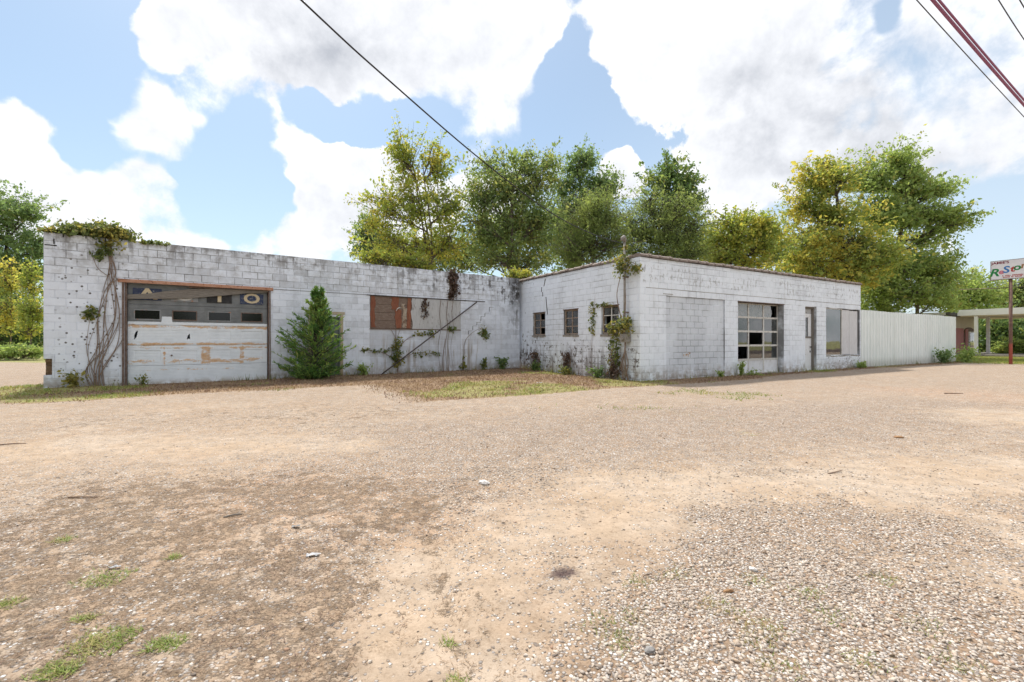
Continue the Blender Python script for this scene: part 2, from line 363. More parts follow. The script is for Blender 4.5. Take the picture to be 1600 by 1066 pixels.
def mat_ground():
    def fn(t):
        P = t.pos()
        a1 = t.n.new('ShaderNodeAttribute'); a1.attribute_name = 'm1'; g, dr, s = t.xyz(a1.outputs['Vector'])[:3]
        a2 = t.n.new('ShaderNodeAttribute'); a2.attribute_name = 'm2'; gr, oil, red = t.xyz(a2.outputs['Vector'])[:3]
        a3 = t.n.new('ShaderNodeAttribute'); a3.attribute_name = 'm3'; st, lawn, _ = t.xyz(a3.outputs['Vector'])[:3]
        nf = t.noise(P, 60, 4, .65); nm = t.noise(P, 7, 4, .6); nl = t.noise(P, 1.1, 4, .55); nff = t.noise(P, 190, 2, .6)
        sand = t.mix(t.rng(nl, .3, .7), (.352, .268, .196), (.405, .330, .260))
        sand = t.mix(t.mul(t.rng(t.noise(P, 3.2, 5, .65), .42, .66), .55), sand, (.385, .275, .190))
        sand = t.mix(t.mul(t.rng(g, .35, .9), .7), sand, (.270, .185, .125))
        sand = t.mix(t.mul(t.rng(nm, .40, .68), .45), sand, (.355, .255, .175))
        sand = t.mix(t.mul(t.rng(t.add(s, t.mul(t.sub(nm, .5), .6)), .35, .9), .7), sand, t.mix(t.rng(nl, .35, .65), (.425, .325, .235), (.440, .360, .285)))
        sand = t.mix(t.mul(red, t.rng(nm, .3, .65, .1, .6)), sand, (.500, .300, .190))
        speck = t.mul(t.rng(t.add(nf, t.mul(t.sub(nm, .5), .35)), .49, .63), t.sub(1.0, t.mul(t.mul(s, t.rng(t.noise(P, 9, 3), .3, .55)), .65)))
        sand = t.mix(t.mul(speck, .55), sand, (.215, .150, .100))
        sand = t.mix(t.mul(t.rng(nff, .60, .75), .35), sand, (.70, .60, .48))
        # gravel colour by cell
        vc = t.voro(P, 64, out='Color'); vd = t.voro(P, 64); vx = t.xyz(vc)
        gcol = t.ramp(vx[0], [(0, (.15, .125, .11)), (.22, (.36, .325, .30)), (.5, (.52, .48, .445)), (.72, (.45, .365, .295)), (.88, (.61, .57, .53)), (1, (.72, .69, .66))])
        ge = t.add(t.mul(g, 1.05), t.add(t.mul(t.sub(t.noise(P, 2.6, 5, .65), .5), .7), t.mul(t.sub(t.noise(P, 13, 4, .65), .5), .6)))
        here = t.rng(t.sub(ge, vx[1]), -.04, .04)
        gm = t.mul(here, t.rng(vd, .62, .42))
        ring = t.mul(here, t.band(vd, .50, .80, .08)); sand = t.mix(t.mul(ring, .55), sand, (.165, .115, .080))
        c = t.mix(gm, sand, gcol)
        thatch = t.noise(t.scale(P, (55, 120, 60)), 1.0, 4, .7)
        tc = t.mix(t.rng(t.noise(P, 95, 3, .65), .35, .65), (.235, .165, .113), (.410, .305, .215))
        dm = t.mul(t.rng(t.add(t.add(t.mul(dr, .8), t.mul(t.sub(thatch, .5), 1.0)), t.add(t.mul(t.sub(t.noise(P, 1.7, 4, .6), .5), 1.0), t.mul(t.sub(t.noise(P, 8.5, 5, .7), .5), 2.6))), .46, .80), .85)
        c = t.mix(dm, c, tc)
        sc = t.mix(t.rng(t.noise(P, 30, 4, .7), .35, .65), (.17, .112, .075), (.36, .255, .16))
        c = t.mix(t.mul(t.rng(t.add(st, t.mul(t.sub(nm, .5), .7)), .3, .7), .92), c, sc)
        gc = t.mix(t.rng(t.noise(P, 40, 3, .6), .3, .7), (.17, .21, .06), (.36, .34, .13))
        c = t.mix(t.mul(t.rng(t.add(gr, t.mul(t.sub(t.noise(P, 16, 4, .65), .5), 1.1)), .42, .8), .8), c, gc)
        lc = t.mix(t.rng(nm, .3, .7), (.42, .33, .13), (.26, .27, .08))
        c = t.mix(t.mul(lawn, .95), c, lc)
        c = t.mix(t.mul(t.rng(t.add(oil, t.mul(t.sub(nf, .5), .9)), .25, .95), .9), c, (.075, .05, .05))
        mot = t.rng(t.noise(P, 5.5, 7, .72), .30, .70, .84, 1.12); c = t.mix(1.0, c, t.comb(mot, mot, mot), 'MULTIPLY')
        st_ = t.rng(t.noise(t.scale(P, (1.3, 4.0, 1)), 1.0, 6, .7), .52, .68); c = t.mix(t.mul(st_, .30), c, (.245, .180, .125))
        crumb = t.mul(t.rng(t.voro(P, 4.2), .075, .05), t.rng(t.noise(P, 1.1, 3), .42, .58)); c = t.mix(t.mul(crumb, .75), c, (.13, .105, .065))
        crumb2 = t.mul(t.rng(t.voro(P, 11.0), .10, .07), t.rng(t.noise(P, 2.4, 3), .45, .60)); c = t.mix(t.mul(crumb2, .6), c, (.16, .125, .085))
        hh = t.add(t.mul(t.sub(1.0, vd), t.mul(gm, 1.0)), t.add(t.mul(nf, .5), t.mul(t.mul(thatch, dm), .8)))
        return {'Base Color': c, 'Normal': t.bump(t.add(hh, t.mul(dm, .7)), .8, .014)}
    return mat("ground_sand_gravel", fn, rough=.95, spec=.1)
M_GROUND = mat_ground()
xs = grid_axis(-5.0, 5.0, .035, (-900, 900), 1.035); ys = grid_axis(1.0, 6.0, .03, (-300, 1500), 1.03)
GX, GY = np.meshgrid(xs, ys); gx, gy = GX.ravel(), GY.ravel()
mk = masks(gx, gy); gz = height(gx, gy)
one = np.ones_like(gx)
nx, ny = len(xs), len(ys)
idx = np.arange(nx*ny).reshape(ny, nx)
quads = np.stack([idx[:-1, :-1], idx[:-1, 1:], idx[1:, 1:], idx[1:, :-1]], -1).reshape(-1, 4)
ground = np_mesh('ground', np.stack([gx, gy, gz], 1), quads, M_GROUND, smooth=True,
    attrs={'m1': np.stack([mk[0], mk[1], mk[2], one], 1), 'm2': np.stack([mk[3], mk[4], mk[5], one], 1), 'm3': np.stack([mk[6], mk[7], one*0, one], 1)})
tag(ground, 'sandy gravel yard with dry grass strip along the buildings', None, None, 'structure')

# ------------------------------------------------------------------ materials for the buildings
def tcoord(t, P, wall):
    if wall == 'L': return t.sub(t.dot(P, T), P0.dot(T))
    if wall == 'F': return t.sub(t.dot(P, U), A.dot(U))
    return t.sub(t.dot(P, V_), A.dot(V_))
def paint(wall, mortar=False, infill=False):
    def fn(t):
        P = t.pos(); tt = tcoord(t, P, wall); z = t.xyz(P)[2]
        big = t.noise(P, .9, 4, .6); mid = t.noise(P, 5, 5, .65); fine = t.noise(P, 34, 4, .65)
        streak = t.noise(t.scale(P, (7, 7, .55)), 1.0, 4, .6)
        per = t.math('FRACT', t.add(t.mul(t.island(), 7.31), t.objrand()))
        white = {'L': (.76, .81, .90), 'F': (.85, .90, .97), 'S': (.81, .86, .94)}[wall]
        c = t.mix(t.rng(per, .0, 1, 0, .55 if wall == 'L' else .35, False), white, tuple(x*.84 for x in white))
        if infill: c = t.mix(t.rng(big, .3, .7, .45, .95), c, tuple(x*.70 for x in white))
        # grey weathering of the paint
        c = t.mix(t.mul(t.rng(t.add(big, t.mul(t.sub(mid, .5), .8)), .45, .82), .50), c, (.53, .56, .61))
        c = t.mix(t.mul(t.rng(streak, .55, .78), .34), c, (.48, .47, .46))
        c = t.mix(t.mul(t.rng(fine, .60, .76), .30), c, (.40, .39, .38))
        chips = t.rng(t.noise(P, 15, 5, .72), .63, .68)
        if wall == 'L':
            # holdfast dots the dead creeper left on the corner bay
            dots = t.mul(t.rng(t.voro(P, 8.5, rand=1.0), .16, .26, 1, 0), t.rng(t.noise(P, 5.5, 2), .36, .48))
            dm = t.mul(t.band(tt, .25, 1.55, .2), t.rng(z, 3.8, 3.0, .7, 1))
            c = t.mix(t.mul(dots, dm), c, (.10, .09, .085))
            # upper courses are bare and dirty, black mould towards the inner corner
            c = t.mix(t.mul(t.mul(t.rng(z, 2.78, 2.95), t.rng(mid, .35, .75)), .55), c, (.46, .46, .465))
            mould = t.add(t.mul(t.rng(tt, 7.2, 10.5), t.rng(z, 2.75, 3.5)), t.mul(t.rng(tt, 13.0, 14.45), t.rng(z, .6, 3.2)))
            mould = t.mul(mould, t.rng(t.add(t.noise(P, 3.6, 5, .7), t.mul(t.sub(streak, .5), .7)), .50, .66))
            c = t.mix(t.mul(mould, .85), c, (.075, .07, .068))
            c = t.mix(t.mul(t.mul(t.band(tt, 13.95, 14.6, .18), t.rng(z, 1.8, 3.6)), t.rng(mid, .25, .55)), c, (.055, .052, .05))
            edge = t.mul(t.rng(z, 3.70, 3.90), t.rng(t.noise(P, 4, 4, .65), .45, .62))
            c = t.mix(t.mul(edge, .8), c, (.12, .11, .10))
            run = t.mul(t.rng(z, 2.9, 3.85), t.rng(t.add(t.noise(t.scale(P, (3.2, 3.2, .45)), 1.0, 5, .65), t.mul(t.sub(mid, .5), .6)), .46, .68))
            c = t.mix(t.mul(run, .78), c, (.19, .18, .175))
            blot = t.rng(t.add(t.noise(P, 2.2, 6, .68), t.mul(t.sub(per, .5), .22)), .50, .66)
            c = t.mix(t.mul(blot, .38), c, (.43, .45, .49))
            c = t.mix(t.mul(t.mul(t.band(tt, 8.2, 12.6, .4), t.rng(z, 1.7, .6)), t.rng(streak, .48, .66)), c, (.36, .33, .30))
        if wall == 'F':
            # ghost of painted-over lettering along the frieze
            loc = t.comb(t.mul(tt, 9.5), 0.0, t.mul(z, 4.2))
            gl = t.noise(loc, 1.0, 3, .7); rows = t.mul(t.band(z, 3.02, 3.56, .06), t.rng(t.noise(t.comb(t.mul(tt, .8), 3.0, t.mul(z, 3.0)), 1.0, 2), .42, .55))
            c = t.mix(t.mul(t.mul(t.rng(gl, .52, .60), rows), .62), c, (.35, .35, .35))
            rust = t.mul(t.band(tt, 2.0, 2.35, .03), t.band(z, .70, .86, .03))
            c = t.mix(t.mul(rust, t.rng(t.noise(P, 14, 3), .5, .6)), c, (.42, .25, .12))
            low = t.mul(t.rng(tt, 10.9, 11.2), t.band(z, .1, .62, .06))
            c = t.mix(t.mul(low, t.rng(t.noise(P, 9, 4, .7), .56, .62)), c, (.10, .09, .085))
        if wall == 'S':
            low = t.add(t.rng(z, 2.2, .5, .05, 1), t.mul(t.rng(tt, 4.6, 6.6), .25))
            ch = t.rng(t.add(t.noise(P, 5.5, 7, .72), t.mul(low, .12)), .665, .71)
            c = t.mix(t.mul(ch, .92), c, (.115, .10, .09))
            st2 = t.mul(t.rng(z, 1.45, .2), t.rng(t.noise(t.scale(P, (5, 5, .8)), 1.0, 4, .65), .47, .62))
            c = t.mix(t.mul(st2, .75), c, (.16, .135, .12))
        c = t.mix(t.mul(chips, .30), c, (.27, .26, .25))
        splash = t.mul(t.rng(z, .55, .05), t.rng(mid, .30, .62))
        c = t.mix(t.mul(splash, .75), c, (.30, .245, .19))
        if mortar:
            dark = t.mul(t.rng(big, .40, .60), .8)
            if wall == 'L': dark = t.mx(t.mul(dark, .35), t.mul(t.rng(z, 2.74, 2.84), t.rng(t.noise(P, 2.3, 4, .65), .32, .68, .05, .95)))
            c = t.mix(dark, c, (.13, .125, .12))
        h = t.add(t.mul(fine, .6), t.mul(t.noise(P, 120, 2, .6), .5))
        return {'Base Color': c, 'Normal': t.bump(h, .35, .006)}
    return mat("painted_block_%s%s%s" % ({'L': 'garage', 'F': 'shop_front', 'S': 'shop_side'}[wall], '_mortar' if mortar else '', '_infill' if infill else ''), fn, rough=.85, spec=.2)
PAINT = {(w, m): paint(w, m) for w in 'LFS' for m in (False, True)}
PAINT_IN = {w: paint(w, False, True) for w in 'LF'}

def simple(name, c1, c2, scale=8, rough=.8, stretch=(1, 1, 1), c3=None, thr=(.55, .68), bump=.3, spec=.25, metal=0.0):
    def fn(t):
        P = t.scale(t.objco(), stretch); n = t.noise(P, scale, 5, .62)
        c = t.mix(t.rng(n, .32, .68), c1, c2)
        if c3 is not None: c = t.mix(t.rng(t.noise(t.vm('ADD', P, (3.1, 1.7, 5.3)), scale*1.7, 5, .68), *thr), c, c3)
        r = t.objrand(); c = t.mix(t.mul(r, .18), c, (c1[0]*.4, c1[1]*.4, c1[2]*.4))
        return {'Base Color': c, 'Normal': t.bump(t.noise(P, scale*5, 4, .6), bump, .01)}
    return mat(name, fn, rough=rough, spec=spec, metal=metal)
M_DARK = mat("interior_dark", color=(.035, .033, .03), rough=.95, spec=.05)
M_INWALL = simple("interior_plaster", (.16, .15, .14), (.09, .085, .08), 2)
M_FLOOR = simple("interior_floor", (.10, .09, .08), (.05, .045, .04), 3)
M_RUST = simple("rusty_steel", (.45, .22, .13), (.55, .33, .24), 9, c3=(.16, .07, .045))
M_RUSTD = simple("dark_rusty_steel", (.14, .095, .075), (.22, .16, .135), 12, c3=(.30, .27, .25))
M_BLACKLINE = simple("dark_steel_lintel", (.045, .04, .038), (.085, .07, .06), 6)
M_WOODGREY = simple("weathered_grey_wood", (.27, .245, .215), (.17, .15, .13), 5, stretch=(1.2, 8, 12), c3=(.10, .085, .07))
M_WOODBROWN = simple("weathered_brown_wood", (.235, .175, .14), (.16, .11, .085), 5, stretch=(.9, 6, 11), c3=(.34, .29, .25), thr=(.56, .62))
M_REDWOOD = simple("rust_red_stained_wood", (.215, .075, .045), (.30, .125, .07), 5, stretch=(6, 6, .8), c3=(.14, .06, .04))
M_GREYSHEET = simple("grey_painted_sheet", (.47, .475, .48), (.56, .565, .57), 3, stretch=(4, 4, .8), c3=(.16, .13, .115), thr=(.56, .68))
M_WHITEWOOD = simple("peeling_white_wood", (.62, .60, .56), (.70, .69, .66), 10, c3=(.22, .18, .14), thr=(.58, .64))
M_CREAMWOOD = simple("cream_door_frame", (.42, .34, .22), (.50, .44, .34), 8, stretch=(1, 1, .4), c3=(.20, .14, .09))
M_BROWNFRAME = simple("brown_window_frame", (.27, .19, .135), (.40, .34, .29), 12, c3=(.14, .09, .06))
M_GREENDOOR = simple("grey_green_door", (.13, .16, .145), (.18, .205, .19), 4)
M_CONCRETE = simple("grey_concrete", (.36, .335, .30), (.25, .225, .20), 7, c3=(.12, .10, .09))
M_TILE = simple("clay_coping_tile", (.30, .255, .225), (.22, .17, .145), 8, c3=(.11, .085, .075), rough=.7)
M_ROOF = simple("tar_roof", (.06, .058, .055), (.10, .095, .09), 3)
M_STEEL = simple("galvanised_pipe", (.34, .32, .30), (.24, .215, .195), 10, rough=.6, c3=(.19, .11, .07))
M_BROWNHOLE = simple("exposed_brown_core", (.20, .13, .075), (.10, .06, .04), 14, c3=(.34, .25, .16))
M_BLACKPANE = mat("dark_door_glass", color=(.008, .008, .009), rough=.12, spec=.5)

def mat_glass(name, haze, hazecol=(.55, .57, .58), refl=.13):
    m = bpy.data.materials.new(name); m.use_nodes = True; t = NT(m.node_tree); t.n.remove(t.n['Principled BSDF'])
    out = t.n['Material Output']
    tr = t.n.new('ShaderNodeBsdfTransparent'); tr.inputs[0].default_value = (.80, .85, .82, 1)
    gl = t.n.new('ShaderNodeBsdfGlossy'); gl.inputs['Roughness'].default_value = .03
    t.put(gl.inputs['Normal'], t.bump(t.noise(t.objco(), 1.6, 2), .04, .05))
    fr = t.n.new('ShaderNodeFresnel'); fr.inputs[0].default_value = 1.5
    df = t.n.new('ShaderNodeBsdfDiffuse'); df.inputs[0].default_value = hazecol + (1,)
    m1 = t.n.new('ShaderNodeMixShader'); t.put(m1.inputs[0], t.add(fr.outputs[0], refl)); t.l.new(tr.outputs[0], m1.inputs[1]); t.l.new(gl.outputs[0], m1.inputs[2])
    m2 = t.n.new('ShaderNodeMixShader'); t.put(m2.inputs[0], t.mul(t.rng(t.noise(t.objco(), 4, 4, .6), .25, .75, .5, 1.2), haze)); t.l.new(m1.outputs[0], m2.inputs[1]); t.l.new(df.outputs[0], m2.inputs[2])
    t.l.new(m2.outputs[0], out.inputs[0]); return m
M_GLASS = mat_glass("window_glass", .04); M_DUSTY_SKY = mat_glass("dusty_sky_glass", .42); M_GLASSR = mat_glass("shop_window_glass", .03, refl=.20)  # pale haze of the upper panes stands for dirt and reflected sky

# ------------------------------------------------------------------ block walls
BLOCK_MESH = {}
def block_mesh(w, h, gap, ch, m):
    key = (round(w, 3), round(h, 3), gap, ch, m.name)
    if key not in BLOCK_MESH:
        g = gap/2; x0, x1, z0, z1 = g, w-g, g, h-g; c = ch
        vs = [(x0,.04,z0),(x1,.04,z0),(x1,.04,z1),(x0,.04,z1), (x0,c,z0),(x1,c,z0),(x1,c,z1),(x0,c,z1), (x0+c,0,z0+c),(x1-c,0,z0+c),(x1-c,0,z1-c),(x0+c,0,z1-c)]
        fs = [(0,1,5,4),(1,2,6,5),(2,3,7,6),(3,0,4,7),(4,5,9,8),(5,6,10,9),(6,7,11,10),(7,4,8,11),(8,9,10,11)]
        BLOCK_MESH[key] = MB().face_set(vs, fs).mesh('block', m)
    return BLOCK_MESH[key]
def cut(rects, hole):
    x0, x1, z0, z1 = hole; out = []
    for (a, b, c, d) in rects:
        if b <= x0+1e-4 or a >= x1-1e-4 or d <= z0+1e-4 or c >= z1-1e-4: out.append((a, b, c, d)); continue
        if a < x0: out.append((a, x0, c, d))
        if b > x1: out.append((x1, b, c, d))
        m0, m1 = max(a, x0), min(b, x1)
        if c < z0: out.append((m0, m1, c, z0))
        if d > z1: out.append((m0, m1, z1, d))
    return [r for r in out if r[1]-r[0] > .03 and r[3]-r[2] > .03]
def courses(x0, x1, z0, z1, bw=.4, bh=.2, zoff=0.0, phase=0):
    R = []; k = math.floor((z0-zoff)/bh+1e-6); z = zoff+k*bh
    while z < z1-1e-4:
        a = x0 - (bw/2 if (k+phase) % 2 else 0)
        while a < x1-1e-4:
            r = (max(a, x0), min(a+bw, x1), max(z, z0), min(z+bh, z1))
            if r[1]-r[0] > .03 and r[3]-r[2] > .03: R.append(r)
            a += bw
        z += bh; k += 1
    return R
def core(rect, holes, y0, y1, m, name, parent):
    xs_ = sorted({rect[0], rect[1]} | {v for h in holes for v in h[:2] if rect[0] < v < rect[1]})
    zs_ = sorted({rect[2], rect[3]} | {v for h in holes for v in h[2:] if rect[2] < v < rect[3]})
    X = len(xs_)-1; Z = len(zs_)-1
    solid = [[not any(h[0] < (xs_[i]+xs_[i+1])/2 < h[1] and h[2] < (zs_[j]+zs_[j+1])/2 < h[3] for h in holes) for j in range(Z)] for i in range(X)]
    mb = MB(); sol = lambda i, j: 0 <= i < X and 0 <= j < Z and solid[i][j]
    for i in range(X):
        for j in range(Z):
            if not solid[i][j]: continue
            a, b, c, d = xs_[i], xs_[i+1], zs_[j], zs_[j+1]
            mb.face_set([(a,y0,c),(b,y0,c),(b,y0,d),(a,y0,d)], [(0,1,2,3)]); mb.face_set([(a,y1,c),(b,y1,c),(b,y1,d),(a,y1,d)], [(3,2,1,0)])
            if not sol(i-1, j): mb.face_set([(a,y0,c),(a,y1,c),(a,y1,d),(a,y0,d)], [(3,2,1,0)])
            if not sol(i+1, j): mb.face_set([(b,y0,c),(b,y1,c),(b,y1,d),(b,y0,d)], [(0,1,2,3)])
            if not sol(i, j-1): mb.face_set([(a,y0,c),(b,y0,c),(b,y1,c),(a,y1,c)], [(3,2,1,0)])
            if not sol(i, j+1): mb.face_set([(a,y0,d),(b,y0,d),(b,y1,d),(a,y1,d)], [(0,1,2,3)])
    return mb.obj(name, m, parent)
def lay(blocks, keep):
    """blocks: list of (wall_object, rect, ydepth, gap, chamfer, material, distance); the nearest `keep` become single parts"""
    blocks = sorted(blocks, key=lambda b: -b[6]*1.0)
    rest = {}
    for i, (wo, r, yd, gap, ch, m, area) in enumerate(blocks):
        me = block_mesh(r[1]-r[0], r[3]-r[2], gap, ch, m)
        jit = random.uniform(-.0025, .0025)
        if i < keep:
            o = bpy.data.objects.new('block', me); link(o, wo); o.location = (r[0], yd+jit, r[2])
        else:
            vs = [(v.co.x+r[0], v.co.y+yd+jit, v.co.z+r[2]) for v in me.vertices]
            rest.setdefault((wo.name, m.name), (wo, m, MB()))[2].face_set(vs, [tuple(p.vertices) for p in me.polygons])
    for wo, m, mb in rest.values():
        o = mb.obj('blocks', m, wo); o['kind'] = 'stuff'

# ================================================================== the garage on the left
GB = .0       # base level
gar = empty('block_garage', (P0.x, P0.y, 0), ROT_L, 'long white painted block garage with rusty roll-up door and boarded window', 'building')
ZL = 3.89
DOOR = (1.52, 4.92, -.2, 2.77); PDOOR = (6.12, 7.02, -.2, 2.02); BWIN = (8.02, 11.59, 1.65, 2.80); BIN = (8.02, 11.59, -.2, 1.65); HOLE = (0, .15, .38, .78)
gw = core((0, LEN_L, -.3, ZL), [DOOR, PDOOR, BWIN, HOLE], .008, .22, PAINT[('L', True)], 'front_wall', gar)
bl = []
def near_l(r): p = garage((r[0]+r[1])/2, 0, (r[2]+r[3])/2) - Vector((0, 0, CAM_H)); return 1/p.length_squared * (r[1]-r[0])
R = courses(0, LEN_L, -.3, ZL, .4, .2, .09)
for h in (DOOR, PDOOR, BWIN, BIN, HOLE): R = cut(R, h)
for r in R:
    up = r[2] > 2.75
    gap = .014 if up else (.007 if random.random() < .7 else .011)
    bl.append((gw, r, 0.0, gap, .005 if up else .003, PAINT[('L', False)], near_l(r)))
for r in courses(*BIN[:2], -.2, 1.65, .4, .2, .05, 1):
    bl.append((gw, r, .003, .013, .004, PAINT_IN['L'], near_l(r)))
lay(bl, 300)
# the other walls, roof, floor
mb = MB(); mb.box(0, .2, .224, 8.0, -.3, ZL-.004).box(LEN_L-.2, LEN_L, .224, 6.2, -.3, ZL-.004); mb.obj('side_wall', PAINT[('L', False)], gar)
MB().box(.202, LEN_L-.202, 7.8, 8.0, -.3, ZL-.01).obj('back_wall', PAINT[('L', False)], gar)
MB().box(.202, LEN_L-.202, .224, 7.798, 3.30, 3.42).obj('roof', M_ROOF, gar)
MB().box(.202, LEN_L-.202, .224, 7.798, -.1, .0).obj('floor_slab', M_FLOOR, gar)
# exposed core where the corner block has broken away
bm_ = MB()
for k in range(5):
    z0 = .36+.084*k; d = random.uniform(.03, .09)
    bm_.box(random.uniform(.0, .05), .15, .01+d, .22, z0, z0+.08)
bm_.obj('broken_core', M_BROWNHOLE, gar)
# roll-up door --------------------------------------------------------------
def door_paint(letter=False):
    def fn(t):
        P = t.pos(); tt = t.sub(tcoord(t, P, 'L'), DOOR[0]); z = t.xyz(P)[2]
        n = t.noise(P, 4, 5, .65); fine = t.noise(P, 26, 4, .65)
        white = t.mix(t.rng(n, .3, .7), (.76, .81, .86), (.67, .72, .77))
        grey = t.mix(t.rng(n, .3, .7), (.135, .145, .15), (.205, .215, .22))
        step = t.add(1.745, t.mul(t.band(tt, .77, 1.0, .01), .15))
        up = t.math('GREATER_THAN', z, t.add(step, t.mul(t.sub(fine, .5), .02)))
        c = t.mix(up, white, grey)
        # rust bleeding at the joints between sections
        rm = None
        for zz, w, amp in ((1.62, .10, .85), (1.13, .09, 1.05), (1.03, .08, .7), (.66, .13, .8), (.42, .06, .45)):
            b = t.mul(t.rng(t.math('ABSOLUTE', t.sub(z, zz)), .0, w, 1, 0), amp); rm = b if rm is None else t.mx(rm, b)
        vb = t.mul(t.mul(t.band(z, .55, 1.1, .08), t.mx(t.mx(t.band(tt, 1.66, 1.90, .05), t.band(tt, .80, .86, .03)), t.band(tt, 2.62, 2.74, .03))), .95)
        rm = t.mx(rm, vb)
        rn = t.add(t.noise(t.scale(P, (2.6, 2.6, 9)), 1.0, 5, .68), t.mul(t.sub(fine, .5), .45))
        ru = t.rng(t.add(rn, t.mul(rm, .32)), .67, .82)
        ru = t.mul(ru, t.sub(1.0, up))
        c = t.mix(t.mul(ru, .9), c, t.mix(t.rng(fine, .35, .6), (.52, .24, .07), (.62, .42, .24)))
        c = t.mix(t.mul(t.rng(z, .22, .0), t.rng(n, .35, .6)), c, (.40, .36, .31))
        w = t.math('SINE', t.mul(z, 150.0))
        return {'Base Color': c, 'Normal': t.bump(w, .28, .006), 'Roughness': .55}
    return mat('door_paint', fn, rough=.55, spec=.3)
M_DOOR = door_paint()
M_BLUEPANEL = simple("faded_blue_panel", (.035, .05, .11), (.075, .09, .14), 10, c3=(.30, .30, .30))
M_GREYPANEL = simple("bare_grey_panel", (.22, .235, .245), (.30, .31, .315), 8, c3=(.40, .18, .10))
M_BLACKPANEL = simple("black_panel", (.03, .03, .032), (.06, .06, .06), 8)
M_CREAM = simple("cream_letter_paint", (.66, .56, .38), (.58, .48, .33), 9, c3=(.40, .34, .28))
M_WHITEL = simple("white_letter_paint", (.62, .62, .60), (.50, .50, .50), 12, c3=(.35, .20, .13))
gd = empty('garage_door'); gd.parent = gar; gd['label'] = 'dented white and grey sectional roll-up door with rust'
DW = DOOR[1]-DOOR[0]-.10; dx0 = DOOR[0]+.05; SH = 2.765/5; CW = DW/4
def plate_with_hole(x0, x1, z0, z1, y0, y1, hole):
    bm = bmesh.new()
    o = [bm.verts.new((x, y0, z)) for x, z in ((x0, z0), (x1, z0), (x1, z1), (x0, z1))]
    h = [bm.verts.new((x, y0, z)) for x, z in hole]
    es = [bm.edges.new((o[i], o[(i+1) % 4])) for i in range(4)] + [bm.edges.new((h[i], h[(i+1) % len(h)])) for i in range(len(h))]
    bmesh.ops.triangle_fill(bm, edges=es, use_beauty=True)
    g = bmesh.ops.extrude_face_region(bm, geom=list(bm.faces))
    bmesh.ops.translate(bm, verts=[v for v in g['geom'] if isinstance(v, bmesh.types.BMVert)], vec=(0, y1-y0, 0))
    bmesh.ops.recalc_face_normals(bm, faces=bm.faces)
    return bm
for k in range(5):            # section 0 is the top one
    z1 = 2.765-SH*k-.004; z0 = z1-SH+.008; zc = (z0+z1)/2; ph = .14
    mb = MB()
    mb.box(dx0, dx0+DW, .12, .16, z0, zc-ph); mb.box(dx0, dx0+DW, .12, .16, zc+ph, z1)
    for c in range(5):
        a = dx0 if c == 0 else dx0+CW*c-.125; b = dx0+DW if c == 4 else dx0+CW*c+.125
        mb.box(a, b, .1205, .1595, zc-ph, zc+ph)
    mb.obj('door_section', M_DOOR, gd)
    for c in range(4):
        px0, px1 = dx0+CW*c+.125, dx0+CW*(c+1)-.125; pc = (px0+px1)/2
        if k == 1:
            f = MB(); e = .025
            f.box(px0, px1, .112, .1195, zc+ph-e, zc+ph).box(px0, px1, .112, .1195, zc-ph, zc-ph+e).box(px0, px0+e, .113, .1195, zc-ph+e, zc+ph-e).box(px1-e, px1, .113, .1195, zc-ph+e, zc+ph-e)
            f.obj('pane_frame', M_RUSTD if c % 2 else M_GREYPANEL, gd)
            MB().box(px0, px1, .135, .140, zc-ph, zc+ph).obj('pane', M_BLACKPANE, gd)
        elif k == 0:
            pm = (M_BLUEPANEL, M_GREYPANEL, M_BLACKPANEL, M_BLUEPANEL)[c]
            MB().box(px0-.02, px1+.02, .106, .1195, zc-ph-.02, zc+ph+.02).obj('letter_panel', pm, gd)
            text_mesh('AUTO'[c], .40, .004, M_WHITEL if c == 1 else M_CREAM, 'letter', gd, (pc, .1015, zc), (math.radians(90), 0, 0), 1.45 if c < 3 else 1.35, bold=.012)
        else:
            hole = None
            if k == 2 and c == 0: hole = [(px0+.01, zc-.13), (px0+.06, zc-.05), (px0+.09, zc+.12), (px0+.045, zc+.09), (px0+.012, zc+.0)]
            if k == 2 and c == 1: hole = [(px0+.33, zc-.12), (px0+.38, zc-.09), (px0+.41, zc-.12), (px0+.40, zc+.05), (px0+.36, zc+.0)]
            if hole:
                hole = [(min(max(x, px0+.004), px1-.004), min(max(z, zc-ph+.004), zc+ph-.004)) for x, z in hole]
                bm = plate_with_hole(px0, px1, zc-ph, zc+ph, .128, .134, hole); me = bpy.data.meshes.new('door_panel'); bm.to_mesh(me); bm.free(); me.materials.append(M_DOOR)
                o = link(bpy.data.objects.new('door_panel', me), gd); o['label'] = 'door panel with a torn hole'
            elif k < 4:
                f = MB(); i = .018; x0, x1, zz0, zz1 = px0, px1, zc-ph, zc+ph
                f.face_set([(x0,.1195,zz0),(x1,.1195,zz0),(x1,.1195,zz1),(x0,.1195,zz1),(x0+i,.128,zz0+i),(x1-i,.128,zz0+i),(x1-i,.128,zz1-i),(x0+i,.128,zz1-i)], [(0,1,5,4),(1,2,6,5),(2,3,7,6),(3,0,4,7),(4,5,6,7)])
                f.obj('door_panel', M_DOOR, gd)
            else: MB().box(px0, px1, .1212, .15, zc-ph, zc+ph).obj('door_panel', M_DOOR, gd)
MB().box(dx0+.92, dx0+.96, .095, .119, .80, .84).obj('door_lock', M_RUSTD, gd)
